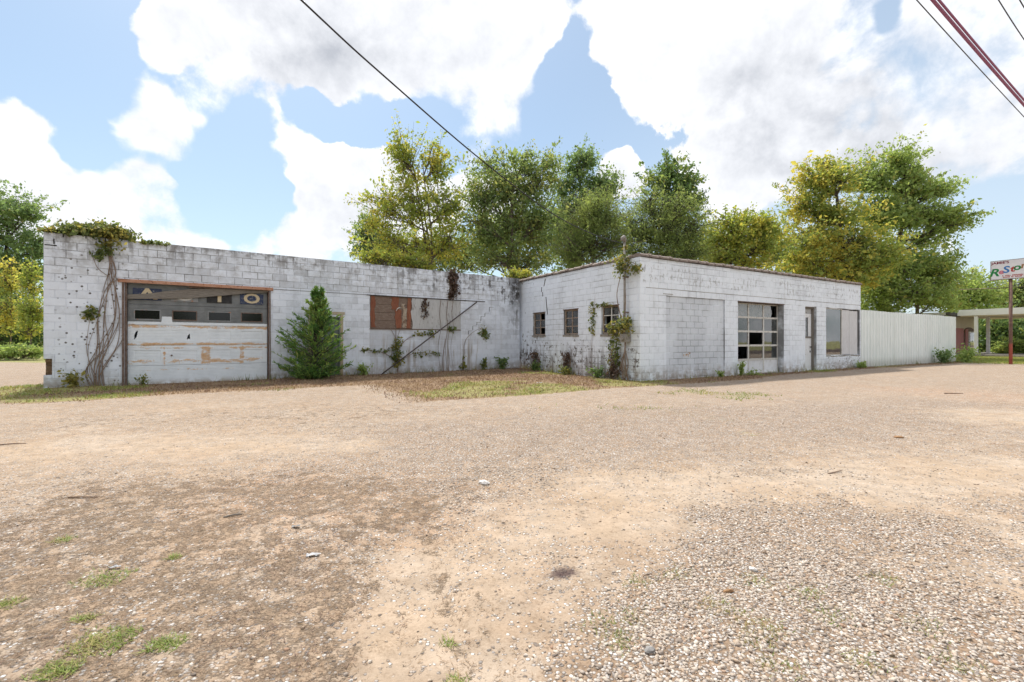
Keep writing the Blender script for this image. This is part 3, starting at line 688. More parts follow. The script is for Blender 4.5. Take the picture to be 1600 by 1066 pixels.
# frame, lintels, loose board
mb = MB(); mb.box(DOOR[0]-.055, DOOR[0]-.005, -.03, .05, -.1, 2.765).tube([(DOOR[0]+.02, .03, -.1), (DOOR[0]+.02, .03, 2.76)], .028, 8); mb.obj('door_jamb', M_RUSTD, gar)
mb = MB(); mb.box(DOOR[1]+.004, DOOR[1]+.03, -.02, .05, -.1, 2.765).tube([(DOOR[1]-.02, .04, -.1), (DOOR[1]-.02, .04, 2.76)], .02, 8); mb.obj('door_jamb', M_RUSTD, gar)
mb = MB(); mb.box(DOOR[0]-.14, DOOR[1]+.10, -.05, .04, 2.77, 2.785).box(DOOR[0]-.14, DOOR[1]+.10, -.012, -.002, 2.786, 2.86); mb.obj('door_lintel', M_RUST, gar)
mb = MB(); mb.box(DOOR[1]+.11, 7.9, -.008, .004, 2.812, 2.824); mb.box(7.9, 12.7, -.022, .004, 2.802, 2.828); mb.obj('window_lintel', M_BLACKLINE, gar)
pts = [(1.57, 2.34), (2.2, 2.375), (2.9, 2.43), (3.6, 2.53), (4.3, 2.65), (4.90, 2.715), (4.90, 2.765), (4.2, 2.758), (3.5, 2.735), (2.9, 2.68), (2.4, 2.60), (2.0, 2.50), (1.57, 2.46)]
MB().poly(pts, .045, .085).obj('sagging_board', M_WOODGREY, gar)['label'] = 'sagging split grey board under the lintel'
pts = [(1.62, 2.585), (4.88, 2.735), (4.88, 2.763), (1.62, 2.763)]
MB().poly([(2.9, 2.72), (3.75, 2.735), (3.75, 2.764), (2.9, 2.764)], .05, .10).obj('door_track', M_RUSTD, gar)
# side door behind the juniper
pd = empty('side_door'); pd.parent = gar
mb = MB(); mb.box(PDOOR[0]-.09, PDOOR[0]-.002, -.025, .06, -.1, 2.10).box(PDOOR[1]+.002, PDOOR[1]+.09, -.025, .06, -.1, 2.10).box(PDOOR[0]-.14, PDOOR[1]+.14, -.03, .055, 2.101, 2.19); mb.obj('door_frame', M_CREAMWOOD, pd)
MB().box(PDOOR[0], PDOOR[1], .10, .14, -.05, 2.015).obj('door_leaf', M_GREENDOOR, pd)
MB().tube([(PDOOR[1]-.09, .10, 1.0), (PDOOR[1]-.09, .04, 1.0)], .025, 8).obj('door_knob', M_STEEL, pd)
# boarded window: boards, rust stained strips, torn sheet
bw_ = empty('boarded_window'); bw_.parent = gar; bw_['label'] = 'boarded window, bare brown boards at left, torn grey sheet at right'
for k in range(4):
    z0 = 1.66+.284*k; MB().box(8.03, 9.75, .03+random.uniform(-.003, .003), .06, z0+.004, z0+.280).obj('board', M_WOODBROWN, bw_)
def wavy(x0, x1, z0, z1, n, amp, both):
    L = [(x0+random.uniform(-amp, amp), z0+(z1-z0)*k/n) for k in range(n+1)]
    Rr = [((x1+random.uniform(-amp, amp)) if both else x1, z1-(z1-z0)*k/n) for k in range(n+1)]
    return L[::-1][::-1] + Rr
MB().poly(wavy(8.04, 8.20, 1.70, 2.795, 7, .03, True), .014, .024).obj('rust_stained_strip', M_REDWOOD, bw_)
MB().poly(wavy(8.80, 9.08, 2.35, 2.795, 5, .03, True), .014, .024).obj('rust_stained_strip', M_REDWOOD, bw_)
MB().poly(wavy(8.93, 9.16, 1.68, 2.345, 5, .03, True), .014, .024).obj('rust_stained_strip', M_REDWOOD, bw_)
M_PAPER = simple('stained_backing_paper', (.36, .28, .21), (.46, .40, .33), 6, c3=(.20, .13, .09), thr=(.5, .6))
for z0, z1, xa, xb in ((1.70, 1.86, 9.20, 9.50), (1.87, 2.12, 9.19, 9.36), (2.13, 2.40, 9.22, 9.38), (2.41, 2.56, 9.17, 9.28)):
    MB().poly(wavy(xa, xb, z0, z1, 3, .025, True), .012, .022).obj('torn_backing_paper', M_PAPER, bw_)
MB().poly(wavy(9.40, 9.54, 1.68, 2.79, 7, .04, True), .010, .020).obj('rust_stained_strip', M_REDWOOD, bw_)
MB().tube([(8.96, 0, 2.30), (9.0, -.04, 2.38), (9.06, -.05, 2.42), (9.12, -.02, 2.42)], [.012, .018, .016, .006], 6).obj('curled_strip', M_WHITEWOOD, bw_)
MB().poly(wavy(9.56, 11.585, 1.665, 2.79, 9, .045, False), -.004, .010).obj('torn_sheet', M_GREYSHEET, bw_)
mb = MB(); mb.box(8.0, 9.6, -.03, .07, 1.63, 1.655).box(9.6, 11.6, -.012, .07, 1.632, 1.656); mb.obj('window_sill', M_RUSTD, bw_)
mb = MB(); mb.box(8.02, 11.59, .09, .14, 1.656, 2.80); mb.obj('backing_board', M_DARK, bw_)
# stepped crack through the right bay
M_CRACK = mat('open_crack', color=(.03, .027, .025), rough=1)
mb = MB()
for (cx, cy) in ((1250, 340), (1218, 378), (1090, 446), (1053, 490), (1020, 524), (986, 565), (952, 600), (916, 640)):
    t_, z_ = LTZ(560+cx/5.33, 400+cy/5.33); q_ = random.uniform(.05, .10); mb.poly([(t_-.010, z_-q_), (t_+.008, z_-q_), (t_+.014, z_+q_), (t_-.004, z_+q_)], -.005, .006)
    mb.poly([(t_, z_+q_), (t_+.2, z_+q_+.004), (t_+.2, z_+q_+.012), (t_, z_+q_+.010)], -.005, .006)
mb.obj('stepped_crack', M_CRACK, gar)
mb = MB()      # open joints of the loose top courses near the corner
for (cx, cy, dz) in ((435, 235, .14), (305, 330, .13), (750, 265, .1), (890, 360, .1), (1020, 315, .1)):
    t_, z_ = LTZ(50+cx/8.88, 340+cy/8.88); mb.box(t_-.011, t_+.011, -.005, .004, z_-dz/2, z_+dz/2)
t_, z_ = LTZ(50+220/8.88, 340+380/8.88); mb.box(.02, t_+.16, -.006, .004, z_-.012, z_+.012)
mb.obj('open_joint', M_CRACK, gar)

# ================================================================== the shop on the right
shp = empty('block_shop', (A.x, A.y, 0), ROT_R, 'white flat-roofed block shop with glazed garage door and clay tile coping', 'building')
ZR = 3.78; LF = 14.1; LS = 7.9
INF = (1.15, 4.11, -.3, 2.65); GDO = (4.86, 7.79, -.3, 2.65); SDO = (9.34, 10.22, -.3, 2.63); DWN = (11.0, 14.02, .60, 2.63)
fw = core((.045, LF, -.3, ZR), [INF, GDO, SDO, DWN], .008, .26, PAINT[('F', True)], 'front_wall', shp)
bl = []
def near_f(r): p = shop((r[0]+r[1])/2, 0, (r[2]+r[3])/2)-Vector((0, 0, CAM_H)); return (r[1]-r[0])/p.length_squared
ip = core((INF[0]+.002, INF[1]-.002, -.3, 2.648), [], .052, .24, PAINT[('F', True)], 'infill_panel', shp)
R = courses(0, LF, -.3, ZR, .4, .2, .05)
for h in (INF, GDO, SDO, DWN): R = cut(R, h)
for r in R: bl.append((fw, r, 0.0, .008 if random.random() < .7 else .012, .003, PAINT[('F', False)], near_f(r)))
for r in courses(INF[0], INF[1], -.3, 2.65, .4, .2, .05, 1): bl.append((ip, r, .042, .014, .005, PAINT_IN['F'], near_f(r)))
sw = core((0, LS-.012, -.3, ZR), [(LS-v1, LS-v0, 1.44, 2.38) for v0, v1 in ((.92, 1.74), (2.98, 3.83), (5.05, 5.94))], .008, .24, PAINT[('S', True)], 'side_wall', shp)
sw.location = (0, LS, 0); sw.rotation_euler = (0, 0, -math.pi/2)
R = courses(0, LS-.043, -.3, ZR, .4, .2, .05, 1)
WINS = [(.92, 1.74), (2.98, 3.83), (5.05, 5.94)]
for v0, v1 in WINS: R = cut(R, (LS-v1, LS-v0, 1.44, 2.38))
for r in R:
    p = shop(0, LS-(r[0]+r[1])/2, (r[2]+r[3])/2)-Vector((0, 0, CAM_H))
    bl.append((sw, r, 0.0, .009 if random.random() < .6 else .014, .004, PAINT[('S', False)], .75*(r[1]-r[0])/p.length_squared))
lay(bl, 300)
MB().box(LF-.2, LF, .264, LS, -.3, ZR-.004).obj('end_wall', PAINT[('F', False)], shp)
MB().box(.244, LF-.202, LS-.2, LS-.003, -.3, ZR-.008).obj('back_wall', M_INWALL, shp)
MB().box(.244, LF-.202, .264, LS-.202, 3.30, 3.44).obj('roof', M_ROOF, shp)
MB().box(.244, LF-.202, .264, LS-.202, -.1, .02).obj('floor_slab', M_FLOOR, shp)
# bond beam groove over the openings and lintels
mb = MB(); mb.box(.25, LF-.05, -.004, .002, 2.855, 2.868); mb.obj('bond_beam_joint', M_CONCRETE, shp)
mb = MB(); mb.box(GDO[0]-.02, GDO[1]+.02, -.02, .20, 2.63, 2.655); mb.obj('door_lintel', M_RUSTD, shp)
mb = MB(); mb.box(1.0, 1.45, -.012, .0, 2.70, 2.715); mb.obj('lintel_edge', M_CONCRETE, shp)
# clay coping tiles
def coping_mesh():
    mb = MB(); prof = [(-.055, -.02), (-.055, .035), (.02, .085), (.13, .10), (.25, .085), (.32, .03), (.32, -.02)]
    rings = [(0, 1.0), (.33, 1.0), (.335, 1.16), (.445, 1.16), (.45, 1.0)]
    vs = []; n = len(prof)
    for x, s_ in rings:
        for (y, z) in prof: vs.append((x, .13+(y-.13)*s_, z*(s_ if z > 0 else 1)))
    fs = [(i*n+j, i*n+j+1, (i+1)*n+j+1, (i+1)*n+j) for i in range(len(rings)-1) for j in range(n-1)] + [tuple(range(n))[::-1], tuple((len(rings)-1)*n+j for j in range(n))]
    mb.face_set(vs, fs); return mb.mesh('coping_tile', M_TILE)
CM = coping_mesh(); x = .0
while x < LF-.1:
    o = link(bpy.data.objects.new('coping_tile', CM), shp); o.location = (x, random.uniform(-.012, .012), ZR+.02+random.uniform(-.008, .012)); o.rotation_euler = (0, random.uniform(-.02, .02), random.uniform(-.02, .02)); x += .452
x = .36
while x < LS-.4:
    o = link(bpy.data.objects.new('coping_tile', CM), shp); o.location = (random.uniform(-.012, .012), x+.45, ZR+.022+random.uniform(-.008, .012)); o.rotation_euler = (random.uniform(-.02, .02), 0, -math.pi/2+random.uniform(-.02, .02)); x += .452
# glazed garage door, 3 columns, 5 rows
gg = empty('glazed_garage_door'); gg.parent = shp; gg['label'] = 'peeling white glazed garage door with missing panes'
gx0, gx1 = GDO[0]+.02, GDO[1]-.02; yD = .25; RH = 2.62/5; CWg = (gx1-gx0)/3
M_PANELW = simple("stained_white_panel", (.80, .82, .85), (.72, .73, .75), 5, c3=(.15, .12, .10), thr=(.62, .68))
for k in range(6):
    z = RH*k+.005; MB().box(gx0, gx1, yD-.03, yD+.02, max(z-.035, .0), min(z+.035, 2.62)).obj('rail', M_WHITEWOOD, gg)
for c in range(4):
    x = gx0+CWg*c; MB().box(max(x-.035, gx0), min(x+.035, gx1), yD-.026, yD+.016, .0, 2.615).obj('stile', M_WHITEWOOD, gg)
for k in range(5):
    for c in range(3):
        a, b, z0, z1 = gx0+CWg*c+.035, gx0+CWg*(c+1)-.035, RH*k+.04, RH*(k+1)-.03
        if k == 0: MB().box(a, b, yD-.012, yD+.01, .02, z1).obj('bottom_panel', M_PANELW, gg)
        elif (k, c) in ((2, 1), (1, 0)): continue                     # panes gone
        elif (k, c) == (4, 2):                                      # broken pane: what is left of it
            MB().poly([(a, z0), (a+.55*(b-a), z0), (a+.62*(b-a), z0+.2), (a+.5*(b-a), z1), (a, z1)], yD-.004, yD).obj('broken_pane', M_DUSTY_SKY, gg)
        else: MB().box(a, b, yD-.004, yD, z0, z1).obj('pane', M_DUSTY_SKY if k == 4 else M_GLASS, gg)
MB().box(GDO[0], GDO[1], .05, .30, -.02, .018).obj('door_threshold', M_CONCRETE, shp)
# front door
fd = empty('front_door'); fd.parent = shp
dxa, dxb = SDO[0]+.04, SDO[1]-.06
mb = MB(); mb.box(SDO[0]+.002, dxa, .12, .24, -.05, 2.60).box(dxb, SDO[1]-.002, .10, .24, -.05, 2.60).box(SDO[0]+.002, SDO[1]-.002, .11, .24, 2.56, 2.627); mb.obj('door_frame', M_WOODGREY, fd)
mb = MB(); yq = .18; st_ = .13
mb.box(dxa, dxb, yq, yq+.045, .0, 1.36).box(dxa, dxa+st_, yq+.001, yq+.044, 1.36, 2.28).box(dxb-st_-.1, dxb, yq+.001, yq+.044, 1.36, 2.28).box(dxa, dxb, yq, yq+.045, 2.20, 2.36); mb.obj('door_leaf', M_PANELW, fd)
MB().box(dxa, dxb, yq+.0, yq+.04, 2.37, 2.555).obj('transom', M_GREYSHEET, fd)
MB().box(dxa+.02, dxb-.02, yq-.02, yq-.003, 1.34, 1.41).obj('glass_sill', M_WOODGREY, fd)
MB().box(dxa+st_, dxb-st_-.1, yq+.02, yq+.025, 1.41, 2.20).obj('pane', M_GLASSR, fd)
MB().tube([(dxb-.10, yq, .97), (dxb-.10, yq-.03, .97), (dxb-.10, yq-.06, .97)], [.02, .02, .033], 10).obj('door_knob', M_BLACKLINE, fd)
MB().box(dxb-.13, dxb-.07, yq-.012, yq-.002, .74, .82).obj('lock_plate', M_BLACKLINE, fd)
MB().box(SDO[0], SDO[1], .02, .30, -.1, -.004).obj('door_threshold', M_CONCRETE, shp)
# display window
dw = empty('display_window'); dw.parent = shp; dw['label'] = 'display window, clear glass at left, streaked plywood at right'
xm = 12.44
MB().box(DWN[0]+.03, xm-.03, .06, .066, .63, 2.60).obj('pane', M_GLASSR, dw)
mb = MB(); mb.box(DWN[0]+.001, DWN[0]+.03, .03, .10, .605, 2.628).box(xm-.03, xm+.01, .03, .10, .605, 2.628).box(DWN[0]+.03, xm-.03, .031, .099, .603, .63).box(DWN[0]+.03, xm-.03, .031, .099, 2.60, 2.628); mb.obj('window_frame', M_WHITEWOOD, dw)
M_PLY = simple("streaked_grey_plywood", (.74, .74, .76), (.64, .635, .65), 4, stretch=(6, 6, .7), c3=(.45, .39, .37), thr=(.56, .70))
MB().box(xm+.012, 13.10, .04, .06, .62, 2.60).obj('plywood_sheet', M_PLY, dw)
MB().box(13.11, 13.86, .036, .056, .61, 2.58).obj('plywood_sheet', M_PLY, dw)
MB().box(13.90, 13.99, .12, .22, .60, 2.63).obj('shadow_gap_post', M_BLACKLINE, dw)  # dark post added to stand for the shadow gap at the corner
M_BLIND = simple("pale_blind", (.74, .80, .77), (.68, .73, .71), 3, stretch=(1, 1, 6))
MB().box(DWN[0]+.05, xm-.04, .16, .17, 1.60, 2.61).obj('blind', M_BLIND, dw)
mb = MB(); x = DWN[0]
while x < 14.0:
    w = random.uniform(.16, .42); mb.box(x, min(x+w-.01, 14.08), -.012+random.uniform(-.006, .01), .14, .555+random.uniform(-.02, .01), .605-random.uniform(0, .035)); x += w
mb.obj('broken_sill', M_CONCRETE, dw)
# three small steel windows in the side wall
for i, (v0, v1) in enumerate(WINS):
    w = empty('window'); w.parent = shp; w.rotation_euler = (0, 0, -math.pi/2); w.location = (0, v1, 0); W_ = v1-v0
    z0, z1 = 1.46, 2.37; f = MB(); e = .045
    f.box(0, e, .07, .12, z0, z1).box(W_-e, W_, .07, .12, z0, z1).box(e, W_-e, .071, .119, z1-e, z1).box(e, W_-e, .071, .119, z0, z0+e); f.obj('window_frame', M_BROWNFRAME, w)
    g = MB(); hx = W_/2; g.box(hx-.018, hx+.018, .075, .115, z0+e, z1-e)
    for k in (1, 2):
        zz = z0+(z1-z0)*k/3; g.box(e, hx-.018, .076, .114, zz-.014, zz+.014).box(hx+.018, W_-e, .076, .114, zz-.014, zz+.014)
    g.obj('glazing_bar', M_WHITEWOOD if i == 0 else M_BROWNFRAME, w)
    for c in range(2):
        for k in range(3):
            if i == 2 and (c, k) in ((1, 2), (1, 0)) or (i == 0 and (c, k) == (0, 1)): continue
            a, b = (e, hx-.018) if c == 0 else (hx+.018, W_-e); za = z0+(z1-z0)*k/3+.014; zb = z0+(z1-z0)*(k+1)/3-.014
            MB().box(a, b, .094, .098, max(za, z0+e), min(zb, z1-e)).obj('pane', M_GLASS, w)
    s_ = MB(); x = -.05
    while x < W_+.05:
        ww = random.uniform(.12, .3); s_.box(x, min(x+ww-.008, W_+.06), -.03+random.uniform(-.01, .02), .07, 1.385+random.uniform(-.02, .01), 1.455-random.uniform(0, .02)); x += ww
    s_.obj('window_sill', M_CONCRETE, w)
    l_ = MB(); l_.box(-.04, W_+.04, -.012, .12, 2.372, 2.40 if i < 2 else 2.385); l_.obj('window_lintel', M_RUSTD, w)
# stepped crack in the side wall
mb = MB()
for (ca, cb) in (((232, 292), (222, 345)), ((207, 350), (204, 385)), ((213, 385), (214, 415)), ((236, 418), (240, 470)), ((240, 470), (246, 540))):
    v0, z0 = SVZ(800+ca[0]/4.443, 370+ca[1]/4.443); v1, z1 = SVZ(800+cb[0]/4.443, 370+cb[1]/4.443)
    k = LS; mb.poly([(k-v0-.02, z0), (k-v1-.02, z1), (k-v1+.02, z1), (k-v0+.02, z0)], -.006, .006)
o = mb.obj('stepped_crack', M_CRACK, shp); o.location = sw.location; o.rotation_euler = sw.rotation_euler
# junk inside the shop seen through the missing panes
M_INSUL = simple("pinkish_insulation", (.42, .33, .33), (.28, .22, .22), 4)
def heap(name, label, u, v, r, h, m, cat):
    n = 26; mb = MB(); vs = []; fs = []
    rr = np.linspace(0, 1, 9)
    for i, q in enumerate(rr):
        for j in range(n):
            a = 2*math.pi*j/n; rad = r*q*(1+.18*math.sin(3*a+u)+.1*math.sin(7*a+v))
            z = h*(1-q**1.6)+.14*h*random.uniform(-1, 1)*(q < 1)
            vs.append((rad*math.cos(a)*1.35, rad*math.sin(a), max(z, .0)))
    for i in range(8):
        for j in range(n): fs.append((i*n+j, i*n+(j+1) % n, (i+1)*n+(j+1) % n, (i+1)*n+j))
    mb.face_set(vs, fs); o = mb.obj(name, m, None, True); p = shop(u, v, .022); o.location = p; o.rotation_euler = (0, 0, ROT_R)
    return tag(o, label, cat)
heap('rubbish_heap', 'pinkish heap of fallen insulation behind the glazed garage door', 6.3, 1.9, .95, .85, M_INSUL, 'rubbish heap')
heap('rubbish_heap', 'low brown rubbish heap inside the shop by the left door edge', 5.4, 1.2, .7, .55, M_WOODBROWN, 'rubbish heap')

# ================================================================== ribbed metal fence beyond the shop
def fence_paint():
    def fn(t):
        P = t.pos(); n = t.noise(t.scale(P, (1.5, 1.5, .6)), 2.0, 4, .6); z = t.xyz(P)[2]
        c = t.mix(t.rng(n, .3, .7), (.76, .81, .80), (.83, .875, .865))
        c = t.mix(t.mul(t.rng(z, .5, .05), .5), c, (.33, .30, .25))
        c = t.mix(t.mul(t.objrand(), .16), c, (.60, .64, .62))
        return c
    return mat('pale_ribbed_steel', fn, rough=.45, spec=.4)
M_FENCE = fence_paint()
fen = empty('metal_fence', shop(14.12, .06), ROT_R, 'pale grey ribbed metal fence running on from the shop', 'fence')
PW = (26.2-14.12)/13
def panel_mesh():
    prof = []; rib = PW/3
    for k in range(3):
        o = k*rib; prof += [(o, 0), (o+rib*.36, 0), (o+rib*.44, -.035), (o+rib*.66, -.035), (o+rib*.74, 0)]
    prof.append((PW, 0)); n = len(prof); z0, z1 = -.1, 2.66
    vs = [(x, y, z0) for x, y in prof]+[(x, y, z1) for x, y in prof]+[(x, y+.004, z0) for x, y in prof]+[(x, y+.004, z1) for x, y in prof]
    fs = []
    for i in range(n-1): fs += [(i, i+1, n+i+1, n+i), (2*n+i+1, 2*n+i, 3*n+i, 3*n+i+1), (n+i, n+i+1, 3*n+i+1, 3*n+i)]
    return MB().face_set(vs, fs).mesh('panel', M_FENCE)
PM = panel_mesh()
for k in range(13):
    o = link(bpy.data.objects.new('panel', PM), fen); o.location = (PW*k, random.uniform(-.004, .004), random.uniform(-.012, .012))
for k in range(6): MB().box(PW*13*k/5-.04, PW*13*k/5+.04, .03, .11, -.2, 2.55).obj('post', M_STEEL, fen)
for z in (.5, 1.4, 2.3): MB().box(0, PW*13, .008, .028, z-.03, z+.03).obj('rail', M_STEEL, fen)

# ================================================================== neighbour: flat canopy and its little building
cb = empty('canopy_building', shop(41, 3, 0), ROT_R, 'white flat-roofed canopy on slim posts with pink door beyond the fence', 'building')
M_WHITEP = simple("white_fascia_paint", (.90, .91, .92), (.85, .86, .87), 2)
M_CREAMP = simple("cream_stucco", (.66, .60, .49), (.60, .54, .44), 2)
M_SALMON = simple("faded_salmon_boards", (.52, .25, .25), (.46, .20, .20), 4, stretch=(6, 6, .6))
MB().box(0, 8, -11, 1.0, 3.31, 3.80).obj('roof', M_WHITEP, cb)
MB().box(.15, 7.85, -10.85, .85, 3.22, 3.308).obj('soffit', M_CREAMP, cb)
for (x, y) in ((.15, -.1), (3.1, -.1), (.15, -6.5), (3.1, -6.5)): MB().box(x-.1, x+.1, y-.1, y+.1, .15, 3.22).obj('post', M_WHITEP, cb)
w_ = MB().box(-1.0, 5.2, 1.302, 6.0, .15, 3.3).obj('wall', M_CREAMP, cb)
MB().box(-1.5, 5.5, 1.005, 6.5, 3.32, 3.60).obj('back_roof', M_ROOF, cb)
for k in range(3): MB().box(-1.54, -1.505, 1.3, 4.0, 3.36+.08*k, 3.40+.08*k).obj('louvre_slat', M_WHITEP, cb)
for k in range(5): MB().box(-.95+.70*k, -.27+.70*k, 1.27, 1.30, .16, 2.32).obj('board', M_SALMON, cb)
pdr = empty('porch_door'); pdr.parent = cb
n = 9; arch = [(2.62, .16), (5.14, .16), (5.14, 2.0)] + [(3.88+1.26*math.cos(a), 2.0+.42*math.sin(a)) for a in [math.pi*k/n for k in range(1, n)]] + [(2.62, 2.0)]
MB().poly(arch, 1.24, 1.30).obj('door_arch', M_RUSTD, pdr)
MB().box(2.75, 3.35, 1.19, 1.238, .17, 2.25).obj('door_side_panel', M_SALMON, pdr)
MB().box(3.55, 4.95, 1.19, 1.238, .17, 2.05).obj('door_leaf', M_WHITEP, pdr)
MB().box(3.75, 4.75, 1.17, 1.188, .6, 1.95).obj('pane', M_GLASSR, pdr)
MB().tube([(3.45, 1.19, 1.1), (3.45, 1.13, 1.1)], .05, 8).obj('door_knob', M_BLACKLINE, pdr)
MB().box(-1.2, 9.0, -11.5, 1.30, -.1, .15).obj('porch_slab', M_CONCRETE, cb)

# ================================================================== street sign
sp = Vector((26.3, 24.0, 0))
sg = empty('street_sign', sp, ROT_R+math.pi/2, 'white shop sign with colourful lettering on a rusty red pole', 'sign')
def pole_paint(t):
    P = t.pos(); z = t.xyz(P)[2]; n = t.noise(P, 6, 4, .6)
    c = t.mix(t.rng(n, .35, .65), (.13, .075, .06), (.20, .125, .10))
    return t.mix(t.rng(t.add(z, t.mul(t.sub(n, .5), .4)), 1.15, 1.0), c, (.40, .11, .09))
MB().tube([(0, 0, -.1), (0, 0, 4.5)], .072, 12).obj('pole', mat('rusty_red_pole', pole_paint, rough=.6), sg, True)
M_SIGN = simple("sign_face_white", (.80, .79, .80), (.74, .72, .74), 2, rough=.4)
MB().box(-.82, .72, -.12, .12, 4.50, 5.50).obj('sign_box', M_SIGN, sg)
mb = MB()
for s_ in (-.125, .121): mb.box(-.83, .73, s_, s_+.004, 4.49, 4.52).box(-.83, .73, s_, s_+.004, 5.485, 5.51).box(-.83, -.80, s_, s_+.0038, 4.52, 5.485).box(.70, .73, s_, s_+.0038, 4.52, 5.485)
mb.obj('sign_trim', M_STEEL, sg)
MB().tube([(.74, .0, 4.50), (.82, .0, 4.48)], .03, 6).obj('bracket', M_STEEL, sg)
def paintc(n, c): return mat(n, color=c, rough=.5)
C_G, C_R, C_B, C_D, C_P, C_T = paintc('sign_green', (.02, .22, .06)), paintc('sign_red', (.42, .05, .04)), paintc('sign_blue', (.06, .20, .48)), paintc('sign_dark_red', (.20, .01, .03)), paintc('sign_pink', (.60, .20, .25)), paintc('sign_brown', (.35, .20, .10))
# the side facing the yard is +y of the sign: letters run towards -x
RX = (math.radians(90), 0, math.pi)
x = .60
for ch, m, sz, dz, sh_ in (('R', C_G, .46, 4.86, .25), ('e', C_P, .30, 4.90, .1), ('S', C_B, .40, 4.98, .1), ('t', C_R, .36, 5.00, .15), ('o', C_G, .38, 5.07, .1), ('r', C_T, .36, 5.13, .15), ('e', C_B, .42, 5.17, .1)):
    text_mesh(ch, sz*1.22, .003, m, 'letter', sg, (x, .124, dz), RX, 1.1, sh_, .012); x -= {'R': .27, 'e': .185, 'S': .225, 't': .17, 'o': .215, 'r': .17}[ch]
text_mesh("JAMIE'S", .17, .003, C_D, 'lettering', sg, (.36, .124, 5.38), RX, 1.25, 0, .004)
mb = MB()                                  # two lines of small print, too fine to read
for row, z in ((0, 4.68), (1, 4.60)):
    x = .28-.02*row
    while x > -.76:
        w = random.uniform(.022, .042); mb.box(x-w, x, .123, .126, z-.03, z-.03+random.choice((.045, .06, .06))); x -= w+.012
        if random.random() < .16: x -= .05
mb.obj('small_print', C_R, sg)

# ================================================================== wires
def wire(name, label, pts, r, m, group=None, twist=0):
    mb = MB()
    mb.tube(pts, r, 6); o = mb.obj(name, m, None, True); return tag(o, label, 'cable', group)
M_WIRE = mat('black_cable', color=(.03, .028, .03), rough=.6); M_PINKW = mat('mauve_cable', color=(.34, .12, .23), rough=.6); M_GREYW = mat('grey_cable', color=(.10, .095, .10), rough=.6)
def curve_pts(ks, n=60):
    ks = [Vector(k) for k in ks]; xs_ = np.linspace(0, len(ks)-1, n); out = []
    for q in xs_:
        i = min(int(q), len(ks)-2); f = q-i
        p0 = ks[max(i-1, 0)]; p1 = ks[i]; p2 = ks[i+1]; p3 = ks[min(i+2, len(ks)-1)]
        out.append(.5*((2*p1)+(p2-p0)*f+(2*p0-5*p1+4*p2-p3)*f*f+(3*p1-p0-3*p2+p3)*f**3))
    return out
m0 = shop(-.14, .52)
def drop(s): return (m0.x+(-2.32-m0.x)*s, m0.y+(5.0-m0.y)*s)
ks = [(*drop(s), CAM_H+h) for s, h in ((0, 3.02), (.22, 2.83), (.45, 2.82), (.69, 3.11), (.89, 3.49), (1.0, 3.75), (1.3, 4.55), (1.7, 5.9), (2.1, 7.6))]
wire('service_drop_cable', 'thick dark cable slanting down from the sky to the shop mast', curve_pts(ks), .011, M_WIRE)
def along_u(px0, py0, h0, px1, py1, h1, ext=2.2):
    a = Vector(((px0-800)/F*h0*F/(533-py0), h0*F/(533-py0), CAM_H+h0)); b = Vector(((px1-800)/F*h1*F/(533-py1), h1*F/(533-py1), CAM_H+h1))
    d = b-a; P = []
    for k in np.linspace(-1.2, ext+2, 40):
        p = a+d*k; p.z += .06*(k-.5)**2-.015; P.append(p)
    return P
wire('road_cable', 'thin grey cable just left of the mauve cables in the upper right', along_u(1432, 0, 7.35, 1600, 183, 7.0), .012, M_GREYW, 'cables along the road')
pp = along_u(1457, 0, 7.5, 1603, 168, 7.2)
wire('road_cable', 'thick mauve cable, left strand of the bundle in the upper right', pp, .036, M_PINKW, 'cables along the road')
wire('road_cable', 'mauve cable, right strand of the bundle in the upper right', [p+Vector((.075, -.02, .035)) for p in pp], .026, M_PINKW, 'cables along the road')
wire('road_cable', 'thin cable crossing the top right corner right of the mauve bundle', along_u(1560, 0, 8.4, 1600, 62, 8.3, 5), .013, M_GREYW, 'cables along the road')
wire('road_cable', 'short bit of cable at the very top right corner', along_u(1593, 0, 8.8, 1612, 30, 8.75, 8), .014, M_GREYW, 'cables along the road')
wire('far_cable', 'thin brown cable passing behind the sign pole before the trees', [((1490-800)/F*36, 36, CAM_H+80*36/F), ((1560-800)/F*32, 32, CAM_H+82.5*32/F), ((1640-800)/F*28, 28, CAM_H+88*28/F), ((1900-800)/F*20, 20, CAM_H+110*20/F)], .03, M_RUSTD)

# service mast with meter box on the shop's side wall
ms = empty('service_mast', shop(-.14, .51), ROT_R, 'vine-wrapped metal service mast with weatherhead on the shop corner', 'mast')
MB().tube([(0, 0, 1.42), (0, 0, 4.30)], .035, 10).obj('pipe', M_STEEL, ms, True)
MB().tube([(0, 0, 4.29), (0, 0, 4.40), (-.06, -.02, 4.44), (-.14, -.04, 4.40), (-.16, -.04, 4.32)], [.05, .06, .06, .05, .035], 10).obj('weatherhead', M_STEEL, ms, True)
MB().box(-.07, .13, -.13, .13, 1.18, 1.44).tube([(-.07, 0, 1.31), (-.15, 0, 1.31)], .075, 12).obj('meter_box', M_CONCRETE, ms)
MB().tube([(.02, 0, 1.18), (.02, 0, -.1)], .022, 8).obj('conduit', M_STEEL, ms, True)
mb = MB()
for z in (2.1, 3.2): mb.box(-.045, .135, -.05, .05, z, z+.03)
mb.obj('pipe_strap', M_RUSTD, ms)

# leaning pole before the boarded window
a = garage(8.2, -.42); b = garage(12.3, -.05)
mb = MB(); mb.tube([(a.x, a.y, .02), (b.x, b.y, 2.78)], .024, 8)
tag(mb.obj('leaning_pole', simple('dark_rusty_pipe', (.06, .05, .05), (.10, .08, .075), 10), None, True), 'dark metal pole leaning diagonally against the garage wall', 'pole')

